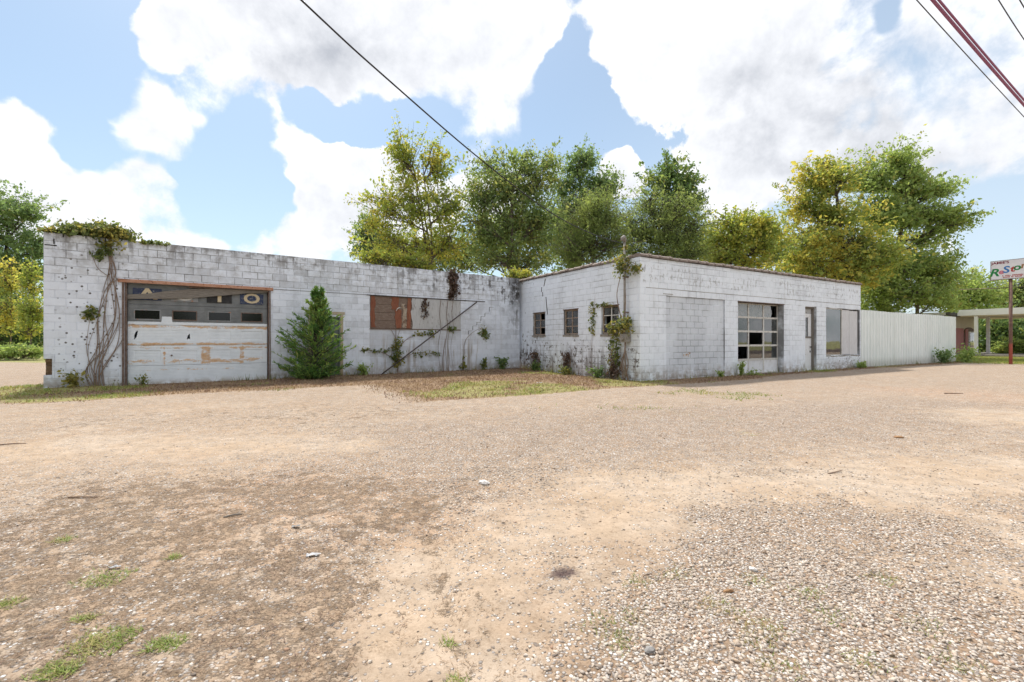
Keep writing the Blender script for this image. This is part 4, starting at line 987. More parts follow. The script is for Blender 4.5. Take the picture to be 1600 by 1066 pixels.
# ================================================================== foliage
def leaf_mat(name, c1, c2, c3, clump=.7, thr=(.45, .65), trans=.55):
    m = bpy.data.materials.new(name); m.use_nodes = True; t = NT(m.node_tree); p = t.n['Principled BSDF']; out = t.n['Material Output']
    P = t.pos(); r = t.island()
    c = t.mix(r, c1, c2)
    c = t.mix(t.rng(t.add(t.noise(P, clump, 3, .6), t.mul(t.sub(r, .5), .25)), *thr), c, c3)
    c = t.mix(t.mul(t.rng(r, .95, .98), .5), c, (.34, .25, .09))
    t.put(p.inputs['Base Color'], c); p.inputs['Roughness'].default_value = .55; p.inputs['Specular IOR Level'].default_value = .3
    tl = t.n.new('ShaderNodeBsdfTranslucent'); t.put(tl.inputs[0], t.mix(.5, c, t.mix(1.0, c, (1.5, 1.35, .6), 'MULTIPLY')))
    ms_ = t.n.new('ShaderNodeMixShader'); ms_.inputs[0].default_value = trans
    t.l.new(p.outputs[0], ms_.inputs[1]); t.l.new(tl.outputs[0], ms_.inputs[2]); t.l.new(ms_.outputs[0], out.inputs[0])
    return m
M_BARK = simple('grey_brown_bark', (.115, .09, .07), (.19, .155, .125), 6, stretch=(3, 3, .7))
M_BARKD = simple('dark_bark', (.06, .048, .04), (.11, .09, .075), 6, stretch=(3, 3, .7))
L_YEL = leaf_mat('yellow_green_leaves', (.27, .36, .085), (.39, .45, .115), (.53, .50, .115))
L_GRN = leaf_mat('mid_green_leaves', (.20, .285, .12), (.31, .405, .165), (.46, .47, .17), thr=(.55, .72))
L_DRK = leaf_mat('deep_green_leaves', (.12, .20, .085), (.20, .30, .11), (.33, .39, .13), thr=(.55, .72))
L_OLV = leaf_mat('olive_feathery_leaves', (.25, .33, .115), (.36, .44, .16), (.20, .28, .10))
L_BLU = leaf_mat('blue_green_leaves', (.17, .27, .13), (.26, .37, .165), (.22, .31, .12))
L_MIX = leaf_mat('turning_leaves', (.26, .35, .105), (.38, .45, .13), (.58, .53, .13), clump=.55, thr=(.45, .58))
L_BRI = leaf_mat('bright_green_leaves', (.27, .385, .13), (.38, .48, .175), (.50, .50, .16), thr=(.6, .75))
L_CED = leaf_mat('juniper_sprays', (.10, .22, .06), (.19, .36, .09), (.34, .46, .13), clump=2.2, thr=(.45, .68), trans=.35)
L_VIN = leaf_mat('creeper_leaves', (0.125, 0.175, 0.062), (0.2, 0.237, 0.088), (0.35, 0.312, 0.1), clump=1.5)
L_DRY = leaf_mat('dead_vine', (.085, .055, .040), (.15, .10, .075), (.11, .07, .055), trans=.1)
L_GRASSD = leaf_mat('dead_grass', (.25, .165, .105), (.40, .29, .185), (.175, .105, .080), clump=1.3, trans=.25)
L_GRASSG = leaf_mat('green_grass', (.17, .25, .05), (.28, .35, .085), (.42, .37, .14), clump=1.6, trans=.3)

def leaves(name, C, size, m, parent=None, up=.25, droop=0.0, aspect=.5, D=None):
    """one bent leaf (two triangles along a fold) at each centre"""
    n = len(C); g = rng
    d = g.normal(size=(n, 3)) if D is None else D + .35*g.normal(size=(n, 3)); d[:, 2] -= droop
    d /= np.linalg.norm(d, axis=1)[:, None]+1e-9
    w = g.normal(size=(n, 3)); w[:, 2] *= (1-up)
    w -= d*(w*d).sum(1)[:, None]; w /= np.linalg.norm(w, axis=1)[:, None]+1e-9
    nn = np.cross(d, w); s = size*np.exp(g.normal(size=n)*.32)[:, None]
    fold = nn*s*.12
    V = np.stack([C - d*s*.5, C + w*s*aspect*.5 + fold, C + d*s*.5, C - w*s*aspect*.5 + fold], 1).reshape(-1, 3)
    i = np.arange(n)*4
    Fc = np.stack([np.stack([i, i+1, i+2], 1), np.stack([i, i+2, i+3], 1)], 1).reshape(-1, 3)
    return np_mesh(name, V, Fc, m, parent)

def tree(name, label, cat, X, Z, lobes, m, nleaf, lsize=.13, trunk=.2, bark=None, tips=26, spread=.34, group=None, droop=0.0, aspect=.5, base=0.0, stems=1, ylobe=None, shell=.45):
    """lobes: (px, py, rx_px, ry_px) read off the photograph and carried to the tree's own distance Z"""
    base = float(height(np.array([X]), np.array([Z]))[0]) - .05
    root = empty(name, (X, Z, base), 0, label, cat, group)
    k = Z/F; L = []
    for lb in lobes:
        px, py, rx, ry = lb[:4]; dy = lb[4] if len(lb) > 4 else random.uniform(-.35, .35)*rx*k
        L.append((Vector(((px-800)*k-X, dy, CAM_H+(533-py)*k-base)), rx*k*1.28, ry*k*1.0))
    mb = MB(); C = []
    vol = sum((rx*rz)**.9 for _, rx, rz in L)
    ztop = max(c.z for c, _, _ in L); xm = np.mean([c.x for c, _, _ in L])
    stem_paths = []
    for s_ in range(stems):
        tx = xm+random.uniform(-.6, .6)*(.3 if stems == 1 else 1.0)*max(.6, L[0][1]); ty = random.uniform(-.5, .5)
        path = [Vector((tx*q**1.3+random.uniform(-.06, .06)*(q > 0), ty*q+random.uniform(-.06, .06)*(q > 0), ztop*.95*q)) for q in np.linspace(0, 1, 9)]
        if stems > 1: path = [p+Vector((random.uniform(-.1, .1)*s_, 0, 0)) for p in path]
        mb.tube(path, [trunk*(1-.85*q)/(stems**.5) for q in np.linspace(0, 1, 9)], 7); stem_paths.append(path)
    for c, rx, rz in L:
        path = min(stem_paths, key=lambda pth: abs(pth[6].x-c.x)+random.uniform(0, .5))
        hz = math.hypot(c.x-path[-1].x*.6, c.y)
        z0 = max(ztop*.12, min(c.z-.35*hz-.25*rz, ztop*.85)); q = min(z0/(ztop*.95), .98)*8; i = min(int(q), 7); st = path[i].lerp(path[i+1], q-i)
        end = c+Vector((0, 0, rz*.45)); mid = st.lerp(end, .5)+Vector((random.uniform(-.15, .15)*rx, random.uniform(-.2, .2)*rx, -.08*(end-st).length))
        limb = curve_pts([st, mid, end], 7); lr = max(trunk*.45*(1-.5*i/8), .03)
        mb.tube(limb, [lr*(1-.8*j/6) for j in range(7)], 5)
        nt = max(6, int(2.1*tips*(rx*rz)**.9/vol*len(L))); per = max(6, int(1.38*nleaf*(rx*rz)**.9/vol/nt))
        other = min([q for q in L if q[0] is not c] or [(c, rx, rz)], key=lambda q: (q[0]-c).length*random.uniform(.6, 1.6))
        for _ in range(nt):
            v = np.random.default_rng(random.randrange(1 << 30)).normal(size=3); v /= np.linalg.norm(v)
            v *= random.random()**shell; thin = 1.0
            if random.random() < .40: v = np.array([v[0]*1.3, v[1]*1.2, abs(v[2])*1.15+.2])*random.uniform(.95, 1.55); thin = .5
            cc = c.lerp(other[0], random.uniform(.2, .6)) if thin == 1.0 and random.random() < .28 else c
            tip = cc+Vector((v[0]*rx, v[1]*rx*.85, v[2]*rz)); j = random.randrange(2, 7); sp_ = limb[j]
            mid = sp_.lerp(tip, .55)+Vector((0, 0, -.06*(tip-sp_).length))
            tw = [sp_, mid, tip]; mb.tube(tw, [.022, .014, .004] if Z < 60 else [.04, .03, .01], 3, False)
            pn = max(4, int(per*thin)); f = rng.random(pn)**.6; a_ = np.array(mid)[None], np.array(tip)[None]
            pts = a_[0]*(1-f)[:, None]+a_[1]*f[:, None]+rng.normal(size=(pn, 3))*np.array([spread, spread, spread*.75])*rng.uniform(.35, 1.15)*thin**.6
            if droop: pts[:, 2] -= np.abs(rng.normal(size=pn))*droop
            C.append(pts)
    mb.obj('trunk', bark or M_BARK, root)
    leaves('crown', np.concatenate(C), lsize*1.18, m, root, droop=droop*2, aspect=aspect*1.15)
    return root
def tx(px, Z): return (px-800)*Z/F
G1 = 'trees behind the garage and shop'
tree('tree', 'tall yellow-green tree with upright stems, leftmost above the garage roof', 'tree', tx(688, 27), 27,
     [(630,262,22,48),(622,225,9,20),(680,270,24,42),(675,238,9,14),(600,330,30,42),(650,330,34,44),(700,330,26,44),(612,385,34,28),(660,388,34,30),(705,385,26,30),(572,355,10,14)], L_YEL, 11500, .14, .20, tips=22, spread=.30, stems=3, group=G1)
tree('tree', 'small dull green tree left of the tall yellow-green one', 'tree', tx(585, 36), 36,
     [(575,355,18,22),(590,385,26,22),(565,385,18,22),(612,395,20,18)], L_BLU, 5200, .17, .14, tips=20, group=G1)
tree('tree', 'tall green leafy tree standing right of the yellow-green one', 'tree', tx(800, 28), 28,
     [(760,262,26,26),(822,258,30,24),(790,300,44,38),(740,312,24,32),(845,300,26,32),(745,360,32,36),(800,355,46,42),(850,360,28,38),(770,408,40,22),(830,410,36,24),(862,262,14,18)], L_GRN, 18000, .145, .24, tips=24, spread=.34, group=G1)
tree('tree', 'slender blue-green tree rising behind the feathery one', 'tree', tx(905, 32), 32,
     [(905,262,24,24),(918,246,12,14),(885,295,22,28),(935,292,24,26),(905,330,34,34),(955,300,14,22),(880,365,26,36),(890,412,28,22)], L_BLU, 11500, .16, .22, tips=22, group=G1)
tree('tree', 'olive feathery tree just behind the shop corner', 'tree', tx(930, 25.5), 25.5,
     [(935,320,26,26),(915,350,32,34),(950,350,28,36),(930,390,42,34),(890,395,22,28),(965,385,18,30)], L_OLV, 19000, .115, .16, tips=46, spread=.26, droop=.16, aspect=.24, group=G1)
tree('tree', 'dark tree top standing highest behind the shop roof', 'tree', tx(1048, 36), 36,
     [(1045,268,32,20),(1025,285,22,18),(1075,290,20,18),(1050,310,40,22),(1088,318,14,14),(1050,350,36,26),(1050,395,30,26)], L_DRK, 8500, .19, .24, M_BARKD, tips=24, spread=.30, group=G1)
tree('tree', 'broad olive feathery tree above the middle of the shop roof', 'tree', tx(1040, 28), 28,
     [(1015,325,32,28),(1060,328,32,26),(1000,365,34,30),(1045,370,40,34),(1085,362,26,32),(985,398,24,22),(1030,405,44,18),(1090,400,26,20),(975,350,18,24)], L_OLV, 21000, .12, .18, M_BARKD, tips=44, spread=.30, droop=.14, aspect=.25, group=G1)
tree('tree', 'low yellowish tree with bare lower stems above the shop roof', 'tree', tx(1150, 30), 30,
     [(1130,350,22,18),(1165,345,22,18),(1195,358,20,20),(1112,375,22,22),(1150,378,30,24),(1190,390,26,24),(1125,405,28,18),(1170,415,30,16),(1200,345,12,14)], L_YEL, 9000, .15, .14, M_BARKD, tips=24, spread=.28, stems=3, group=G1)
tree('big_tree', 'broad spreading green and yellow tree over the metal fence', 'tree', tx(1335, 31), 31,
     [(1262,285,22,26),(1300,290,32,30),(1260,330,32,34),(1310,345,44,36),(1250,380,36,34),(1330,385,46,34),(1270,420,48,26),(1380,400,40,30),(1330,430,46,26),(1290,262,20,16)], L_MIX, 24000, .155, .34, M_BARKD, tips=26, spread=.34, group=G1)
tree('big_tree', 'tall green tree with long limbs reaching right over the fence', 'tree', tx(1375, 34), 34,
     [(1390,262,26,28),(1375,290,30,26),(1415,250,18,16),(1345,275,24,26),(1420,300,28,24),(1462,300,26,16),(1440,340,36,24),(1478,350,30,20),(1495,345,14,12),(1450,378,34,16),(1395,345,40,30),(1365,330,36,30),(1425,275,16,16),(1478,290,12,10)], L_BRI, 21000, .165, .32, M_BARKD, tips=26, spread=.32, group=G1)
tree('tree', 'dense green tree right of the big ones at the fence end', 'tree', tx(1432, 33), 33,
     [(1400,430,34,28),(1440,425,36,26),(1475,440,24,24),(1420,465,44,22),(1470,475,26,18),(1370,450,34,30),(1380,480,30,16),(1450,410,24,18)], L_BRI, 15000, .16, .2, tips=30, spread=.34, group=G1)
tree('tree', 'dark understorey tree between the green trees, low above the garage roof', 'tree', tx(845, 38), 38,
     [(770,385,40,40),(830,370,44,46),(890,375,40,44),(725,395,34,34),(690,395,30,32),(640,400,30,26)], L_GRN, 10000, .22, .18, M_BARKD, tips=26, spread=.5, group=G1)
tree('tree', 'dark understorey tree low above the right part of the shop roof', 'tree', tx(1190, 40), 40,
     [(1130,395,40,34),(1200,395,40,38),(1250,410,40,42),(1310,420,46,46),(1360,445,40,40),(1090,390,30,34)], L_GRN, 10500, .22, .18, M_BARKD, tips=26, spread=.5, group=G1)
tree('shrub', 'yellow shrub tops peeking over the garage parapet', 'shrub', tx(600, 25), 25,
     [(575,402,18,10),(600,404,20,10),(630,408,20,10),(660,415,22,10)], L_YEL, 3000, .12, .06, tips=30, spread=.22)
tree('shrub', 'yellow shrub where the garage meets the shop', 'shrub', tx(815, 23), 23, [(808,432,12,6),(822,430,10,7),(800,426,10,6)], L_YEL, 900, .10, .04, tips=14, spread=.15)
G2 = 'far trees beyond the canopy building'
for (px, Z, lab, lo, m, nl) in (
    (1520, 58, 'bushy green tree above the canopy roof, left of the sign', [(1500,452,26,26),(1530,445,26,24),(1515,478,34,24),(1545,470,24,22),(1530,510,30,28)], L_BRI, 7500),
    (1590, 62, 'green tree behind the sign pole above the canopy roof', [(1570,455,24,20),(1600,450,28,24),(1585,480,30,22),(1620,470,26,26),(1600,515,34,30)], L_GRN, 7500),
    (1550, 47, 'dark thicket tree seen beneath the canopy', [(1535,515,20,22),(1560,520,24,24),(1590,515,28,26),(1530,540,20,14),(1575,542,28,14),(1620,530,30,26)], L_DRK, 8000)):
    tree('tree', lab, 'tree', tx(px, Z), Z, lo, m, nl, .26, .2, M_BARKD, tips=30, spread=.5, group=G2)
for (px, Z, lab, lo) in ((1566, 40, 'low rounded hedge bush beneath the canopy, left of the sign pole', [(1566,550,9,6)]), (1592, 39.5, 'taller rounded hedge bush right of the sign pole', [(1592,542,16,10),(1608,545,14,10)])):
    tree('hedge_bush', lab, 'bush', tx(px, Z), Z, lo, L_BRI, 2600, .13, .05, tips=50, spread=.18, shell=.3)
G3 = 'trees left of the garage'
tree('tree', 'big dark green tree at the left edge of the picture', 'tree', tx(5, 46), 46,
     [(20,330,34,32),(48,350,20,28),(-20,340,40,40),(20,385,40,32),(60,385,18,24),(0,430,46,34),(45,430,28,30),(-40,400,40,50),(10,480,46,34)], L_BLU, 15000, .24, .4, M_BARKD, tips=30, spread=.5, group=G3)
tree('sapling', 'slim yellow-green sapling, nearer the left picture edge', 'tree', tx(18, 33), 33,
     [(14,420,7,18),(14,450,12,22),(16,485,14,24),(10,515,12,16),(-8,480,8,20)], L_MIX, 2400, .14, .06, tips=22, spread=.24, group=G3)
tree('sapling', 'slim yellow-green sapling beside the garage corner', 'tree', tx(45, 32), 32,
     [(47,425,7,18),(48,455,12,22),(48,490,14,24),(45,520,14,14),(62,490,8,18)], L_YEL, 2400, .14, .06, tips=22, spread=.24, group=G3)
tree('shrub', 'low green bushes at the foot of the saplings', 'shrub', tx(30, 29), 29, [(0,552,16,7),(24,550,16,9),(50,551,15,8),(-22,550,18,10)], L_BRI, 3400, .12, .04, tips=34, spread=.22)
tree('shrub', 'dark shrubs on the bank behind the saplings', 'shrub', tx(20, 42), 42, [(-10,525,28,26),(25,530,28,22),(58,525,22,26),(40,500,24,22),(0,495,26,24)], L_DRK, 8000, .2, .06, tips=30, spread=.4)
# woods across the road behind the camera: what the panes reflect
n = 16000; ang = rng.uniform(math.radians(190), math.radians(350), n)
rad = rng.normal(44, 2.5, n); hh = np.abs(rng.random(n))*(7+4*np.sin(ang*9)+2*np.sin(ang*23))
tag(leaves('woods', np.stack([rad*np.cos(ang), rad*np.sin(ang), hh], 1), 1.5, L_DRK, None), 'green woods across the road', None, None, 'stuff')

# juniper before the side door ------------------------------------------------
def juniper():
    X, Y = -.437*13.95, 13.95; z0 = float(height(np.array([X]), np.array([Y]))[0])
    root = empty('juniper', (X, Y, z0-.02), 0, 'bushy green juniper growing before the garage side door', 'conifer')
    mb = MB(); mb.tube([(0, 0, 0), (.03, 0, .8), (.02, .02, 1.7), (.06, 0, 2.8)], [.06, .045, .03, .006], 7)
    mb.tube([(.02, 0, 1.1), (.22, .05, 1.7), (.32, .05, 2.55)], [.03, .02, .005], 5)
    C = []; D = []
    def prof(z): return np.interp(z, [0, .15, .4, .8, 1.2, 1.6, 2.0, 2.4, 2.8], [.42, .74, .98, 1.02, .96, .82, .56, .26, .05])
    nb = 300
    for i in range(nb):
        z = .05+2.78*random.random()**1.12; a = random.uniform(0, 2*math.pi); r = prof(z)*random.uniform(.45, 1.28)
        up = .30+.45*(z/2.8); lead = Vector((.02+.02*z, 0, max(.05, z-r*up)))
        if z > 1.5 and random.random() < .3: lead = Vector((.25, .05, z-.25)); r *= .6
        tip = Vector((lead.x+math.cos(a)*r, lead.y+math.sin(a)*r*.8, z+.12*r))
        mb.tube([lead, lead.lerp(tip, .5)+Vector((0, 0, -.05*r)), tip], [.012, .008, .002], 3, False)
        m = 34; f = rng.random(m)**.5; ax = np.array(tip-lead); ax /= np.linalg.norm(ax)+1e-6
        side = rng.normal(size=(m, 3)); side -= ax*(side@ax)[:, None]
        p = np.array(lead)[None]*(1-f)[:, None]+np.array(tip)[None]*f[:, None]+side*(.055 if z < 2.2 else .03)*(1.2-f)[:, None]
        C.append(p); D.append(ax[None]*1.0+side*.55+np.array([0, 0, .25]))
    mb.obj('trunk', M_BARKD, root)
    leaves('crown', np.concatenate(C), .115, L_CED, root, aspect=.22, D=np.concatenate(D))
juniper()

# ------------------------------------------------------------------ creepers
M_VSTEM = simple('dry_vine_stem', (.20, .14, .105), (.29, .22, .175), 9)
def vine(name, label, paths, clusters, W3, stem_r=.014, leafm=None, lsize=.09, base=(0, 0, 0), leafname='leaves', cat='vine'):
    root = empty(name, base, 0, label, cat); mb = MB(); b = Vector(base)
    for pth in paths:
        ks_ = [W3(*p)-b for p in pth]; ks_ = [k+Vector((random.uniform(-.02, .02), 0, random.uniform(-.02, .02))) for k in ks_]
        pts = curve_pts(ks_, 4*len(ks_)); r = stem_r*random.uniform(.6, 1.3)
        mb.tube(pts, [r*(1-.6*i/len(pts)) for i in range(len(pts))], 5)
    if mb.v: mb.obj('stem', M_VSTEM, root, True)
    C = []
    for (p, s, n) in clusters:
        c = np.array(W3(*p)-b); q = rng.normal(size=(n, 3))*np.array(s if isinstance(s, tuple) else (s, s*.6, s)); C.append(c+q)
    if C: leaves(leafname, np.concatenate(C), lsize, leafm or L_VIN, root, aspect=.7)
    return root
GW = lambda t, z, y=-.03: garage(t, y, z)
SW = lambda v, z, x=-.03: shop(x, v, z)
b0 = garage(1.05, -.1, 0)
P = []
for k in range(13):
    t0 = 1.0+random.uniform(-.12, .14); t1 = random.choice((1.0, 1.12, 1.22, 1.32, 1.42)); t2 = 1.28+random.uniform(-.1, .08)
    P.append([(t0, .0), (t0+random.uniform(-.2, .1), .5), (t0+.5*(t1-t0)+random.uniform(-.15, .15), 1.1), (t1, 1.8), (t1+.5*(t2-t1)+random.uniform(-.05, .05), 2.5), (t2, 3.0), (1.24+random.uniform(-.04, .04), 3.5), (1.22, 3.9)])
P += [[(.98, .2), (.80, .9), (.80, 1.5), (.86, 1.85)], [(1.2, 2.9), (1.0, 3.1), (.9, 3.35), (.86, 3.5)], [(1.2, 2.7), (1.45, 2.85), (1.62, 2.84)], [(1.0, .3), (1.3, .9), (1.48, 1.3), (1.5, 1.9)]]
CL = [((.86, 1.95), .09, 110), ((.80, 1.86), .06, 50), ((1.0, 3.45), .08, 60), ((1.15, 3.62), .10, 90), ((1.22, 3.75), .16, 160), ((1.0, 3.38), .05, 30)]
for _ in range(26):
    t0 = random.uniform(.40, 1.62); CL.append(((t0, 3.98+.26*math.sin(math.pi*(t0-.3)/1.45)*random.random(), random.uniform(-.05, .35)), (.14, .10, .075), 110))
for _ in range(7): CL.append(((random.uniform(.02, .4), 3.95, random.uniform(0, .2)), (.09, .08, .035), 45))
for t0 in (1.95, 2.1, 2.25, 2.4): CL.append(((t0, 3.88), (.05, .04, .03), 24))
vine('creeper', 'creeper with bare stems climbing left of the roll-up door to a leafy top', P, CL, GW, .009, None, .085, b0)
b1 = garage(11.2, -.05, 0)
P = [[(11.1+.07*k+random.uniform(-.05, .05), 3.95), (11.1+.06*k, 3.4), (11.12+.06*k+random.uniform(-.05, .05), 2.85)] for k in range(6)]
P += [[(x, 2.80), (x-.05, 2.2), (x+.02, 1.7), (x-.1, 1.0), (x, .1)] for x in (10.7, 11.0, 11.25)]
vine('dead_creeper', 'dark dead creeper hanging from the garage parapet above the lintel', P, [((11.2+random.uniform(-.12, .12), 2.9+k*.058), (.10, .03, .07), 50) for k in range(18)] + [((9.95+random.uniform(-.1, .25), 2.72-.055*k), (.05, .015, .06), 10) for k in range(12)], GW, .010, L_DRY, .085, b1)
b2 = garage(8.9, -.15, 0)
P = [[(9.0, 0), (8.98, .5), (8.95, 1.0), (8.9, 1.4), (8.65, 1.75)], [(9.0, .6), (9.1, 1.0), (9.35, 1.3), (9.75, 1.5), (10.2, 1.52)], [(8.95, 1.0), (8.95, 1.5), (8.95, 1.8)], [(8.98, .8), (9.2, 1.2), (9.6, 1.4)], [(8.95, 1.2), (9.1, 1.6), (9.2, 1.78)],
     [(9.0, .5), (8.6, .75), (8.2, .86), (7.7, .92)], [(9.05, .45), (9.6, .75), (10.1, .8), (10.5, .72)], [(9.0, .3), (8.8, .7), (8.85, 1.1)]]
CL = [((8.95+random.uniform(-.1, .1), .35+.08*k, -.12), (.09, .06, .06), 34) for k in range(12)] + [((7.75+.13*k, .9+random.uniform(-.05, .05)), .04, 12) for k in range(8)] + [((9.7+.12*k, 1.5), .05, 12) for k in range(6)] + [((9.7+.13*k, .75), .06, 12) for k in range(8)] + [((10.35, 1.5), .09, 40)]
vine('climbing_weed', 'straggly climbing weed below the boarded window', P, CL, GW, .014, L_VIN, .08, b2)
b3 = garage(11.9, -.1, 0)
vine('climbing_weed', 'thin pale vine stem with drooping leaves right of the boarded window', [[(11.7, 0), (11.75, .6), (11.78, 1.2), (12.1, 1.55), (12.55, 1.75)], [(11.65, 0), (11.68, .4), (11.72, .8)], [(11.0, 0), (11.05, .5), (11.0, 1.2), (11.1, 1.7)], [(10.85, 0), (10.8, .6), (10.9, 1.3)]],
     [((12.55, 1.6), (.12, .05, .12), 70), ((12.75, 1.48), (.06, .04, .12), 40), ((11.68, .25), (.08, .05, .15), 60), ((11.1, 1.68), (.12, .05, .05), 40)], GW, .016, L_VIN, .10, b3)
b4 = shop(-.1, .45, 0)
P = [[(.45+random.uniform(-.1, .1), .0), (.5+random.uniform(-.2, .2), .5), (.48, 1.0), (.5+random.uniform(-.06, .06), 1.6), (.5+random.uniform(-.05, .05), 2.6), (.5+random.uniform(-.04, .04), 3.6), (.5, 4.1)] for _ in range(6)]
P += [[(.55, 1.6), (.75, 2.2), (.82, 2.7), (.72, 3.2), (.6, 3.5)], [(.5, 3.4), (.2, 3.6), (-.05, 3.45)]]
CL = [((.5+random.uniform(-.25, .35), 3.45+random.uniform(-.15, .35), -.14+random.uniform(-.12, .06)), .10, 26) for _ in range(15)] + [((random.uniform(-.1, .25), 3.42, -.12), .06, 30) for _ in range(4)] + [((.5+random.uniform(-.25, .6), 1.62+random.uniform(-.15, .25), -.14+random.uniform(-.1, .05)), .085, 28) for _ in range(16)] + [((.85, 1.4-.07*k), (.06, .03, .05), 10) for k in range(14)] + [((.5, 4.1), .05, 30)]
vine('mast_creeper', 'leafy creeper wound round the service mast by the shop corner', P, CL, lambda v, z, x=-.14: shop(x, v, z), .016, L_VIN, .085, b4)
b5 = shop(-.05, 2.1, 0)
vine('wall_creeper', 'thin ivy strand climbing left of the window nearest the corner', [[(2.2, .1), (2.25, .7), (2.2, 1.3), (2.15, 1.9), (2.05, 2.5), (2.0, 2.8)], [(2.1, 2.3), (1.8, 2.45), (1.3, 2.5), (.95, 2.48)], [(1.25, .0), (1.2, .6), (1.15, 1.2), (1.05, 1.4)], [(1.3, .1), (1.1, .5), (1.3, .9)]],
     [((2.15+random.uniform(-.1, .1), 1.45+.075*k), (.05, .03, .05), 12) for k in range(15)] + [((1.95-.1*k, 2.42), .04, 8) for k in range(9)] + [((1.2+random.uniform(-.12, .12), .3+.08*k), (.06, .03, .05), 14) for k in range(13)], SW, .009, L_VIN, .075, b5)
for v0, lab in ((5.6, 'brown dead creeper twigs under the window farthest from the corner'), (3.5, 'brown dead creeper twigs under the middle side window'), (1.0, 'brown dead creeper twigs at the foot of the shop corner')):
    P = [[(v0+random.uniform(-.35, .35), 0, -.08), (v0+random.uniform(-.3, .3), .35, -.05), (v0+random.uniform(-.3, .3), .75+random.uniform(-.2, .3))] for _ in range(14)]
    vine('dead_creeper', lab, P, [((v0+random.uniform(-.3, .3), random.uniform(.1, .7), -.1), (.10, .06, .10), 26) for _ in range(9)], SW, .008, L_DRY, .08, shop(-.08, v0, 0))

# ------------------------------------------------------------------ weeds along the walls
def weed(label, p, h, r, n, m, lsize, name='weed', cat='weed'):
    z0 = float(height(np.array([p.x]), np.array([p.y]))[0]); root = empty(name, (p.x, p.y, z0-.01), 0, label, cat)
    mb = MB(); C = []
    for k in range(9):
        a = random.uniform(0, 6.28); q = random.uniform(.2, 1)*r; tip = Vector((math.cos(a)*q, math.sin(a)*q*.7, h*random.uniform(.55, 1)))
        mb.tube([(0, 0, 0), tip*.5+Vector((0, 0, h*.12)), tip], [.006, .005, .002], 4, False)
        f = rng.random(n//9)**.7; C.append(np.array(tip)[None]*f[:, None]+rng.normal(size=(n//9, 3))*r*.2)
    mb.obj('stem', L_VIN, root); leaves('leaves', np.concatenate(C), lsize, m, root, aspect=.6)
weed('bright green leafy weed between the juniper and the leaning pole', garage(7.75, -.25), .42, .26, 260, L_BRI, .085)
weed('bright low weed at the foot of the bricked-up bay of the shop', shop(3.6, -.22), .22, .16, 150, L_BRI, .06)
weed('tall leafy weed at the left edge of the glazed garage door', shop(4.8, -.15), .62, .14, 200, L_BRI, .075)
weed('spreading low weed before the threshold of the glazed garage door', shop(5.25, -.30), .20, .30, 160, L_BRI, .06)
weed('green tuft below the right end of the display window', shop(13.6, -.25), .30, .28, 260, L_BRI, .09)
weed('feathery grey-green weed before the metal fence, left of the other', shop(22.6, -.4), .75, .55, 420, L_BLU, .13)
weed('bushy grey-green weed at the far end of the metal fence', shop(25.2, -.6), .80, .8, 600, L_BRI, .13)
weed('leafy weed in the dark corner where garage and shop meet', garage(13.3, -.4), .55, .30, 260, L_DRK, .09)
weed('small leafy weed beneath the drooping vine right of the boarded window', garage(12.5, -.25), .55, .18, 160, L_VIN, .08)
weed('weedy sprout at the foot of the creeper by the garage corner', garage(.55, -.2), .42, .28, 220, L_VIN, .08)
weed('thin sprouts at the left foot of the roll-up door', garage(1.9, -.12), .25, .22, 90, L_VIN, .06)
weed('low weeds at the foot of the window nearest the shop corner', shop(-.3, 1.6), .40, .32, 260, L_DRK, .08)
weed('low weeds at the foot of the middle side window', shop(-.3, 3.3), .35, .30, 200, L_VIN, .08)
weed('low weeds at the foot of the far side window', shop(-.3, 5.3), .40, .30, 220, L_DRK, .08)

def blades(name, X, Y, hgt, wid, m, label, lean=.5):
    n = len(X); z = height(X, Y)-.004; a = rng.uniform(0, 2*np.pi, n); h = hgt*rng.uniform(.45, 1.3, n); w = wid*rng.uniform(.7, 1.3, n)
    dx, dy = np.cos(a), np.sin(a); b = rng.uniform(0, 2*np.pi, n); l = lean*h*rng.uniform(.2, 1.6, n)
    V = np.stack([np.stack([X-dx*w, Y-dy*w, z], 1), np.stack([X+dx*w, Y+dy*w, z], 1), np.stack([X+np.cos(b)*l, Y+np.sin(b)*l, z+h], 1)], 1).reshape(-1, 3)
    o = np_mesh(name, V, np.arange(3*n).reshape(-1, 3), m); return tag(o, label, None, None, 'stuff')
def sample(n, x0, x1, y0, y1, fn):
    X = rng.uniform(x0, x1, n); Y = rng.uniform(y0, y1, n); k = rng.random(n) < fn(X, Y); return X[k], Y[k]
def strip_ok(X, Y):
    t, yy = gar_ty(X, Y); u, v = shop_uv(X, Y); inside = (yy > -.04) & (t > -.05) & (t < LEN_L+.3) | (v > -.04) & (u > -.04) & (u < 27)
    m = masks(X, Y); return m, ~inside
def f_dry(X, Y):
    m, ok = strip_ok(X, Y); return m[6]*ok*(.45+.9*(fbm(X, Y, 1.1, 3)))*(1-.6*(m[3] > .4))
X, Y = sample(330000, -13.5, 27, 8, 30, f_dry); blades('dry_grass', X, Y, .055, .010, L_GRASSD, 'dead brown grass along the foot of the buildings', 1.1)
def f_grn(X, Y):
    m, ok = strip_ok(X, Y); return np.clip(m[3]*1.3, 0, 1)*ok*sst(fbm(X, Y, 2.0, 3), .38, .6)
X, Y = sample(220000, -15, 14, 8, 22, f_grn); blades('green_grass', X, Y, .05, .009, L_GRASSG, 'patchy green grass at the edge of the yard', .9)
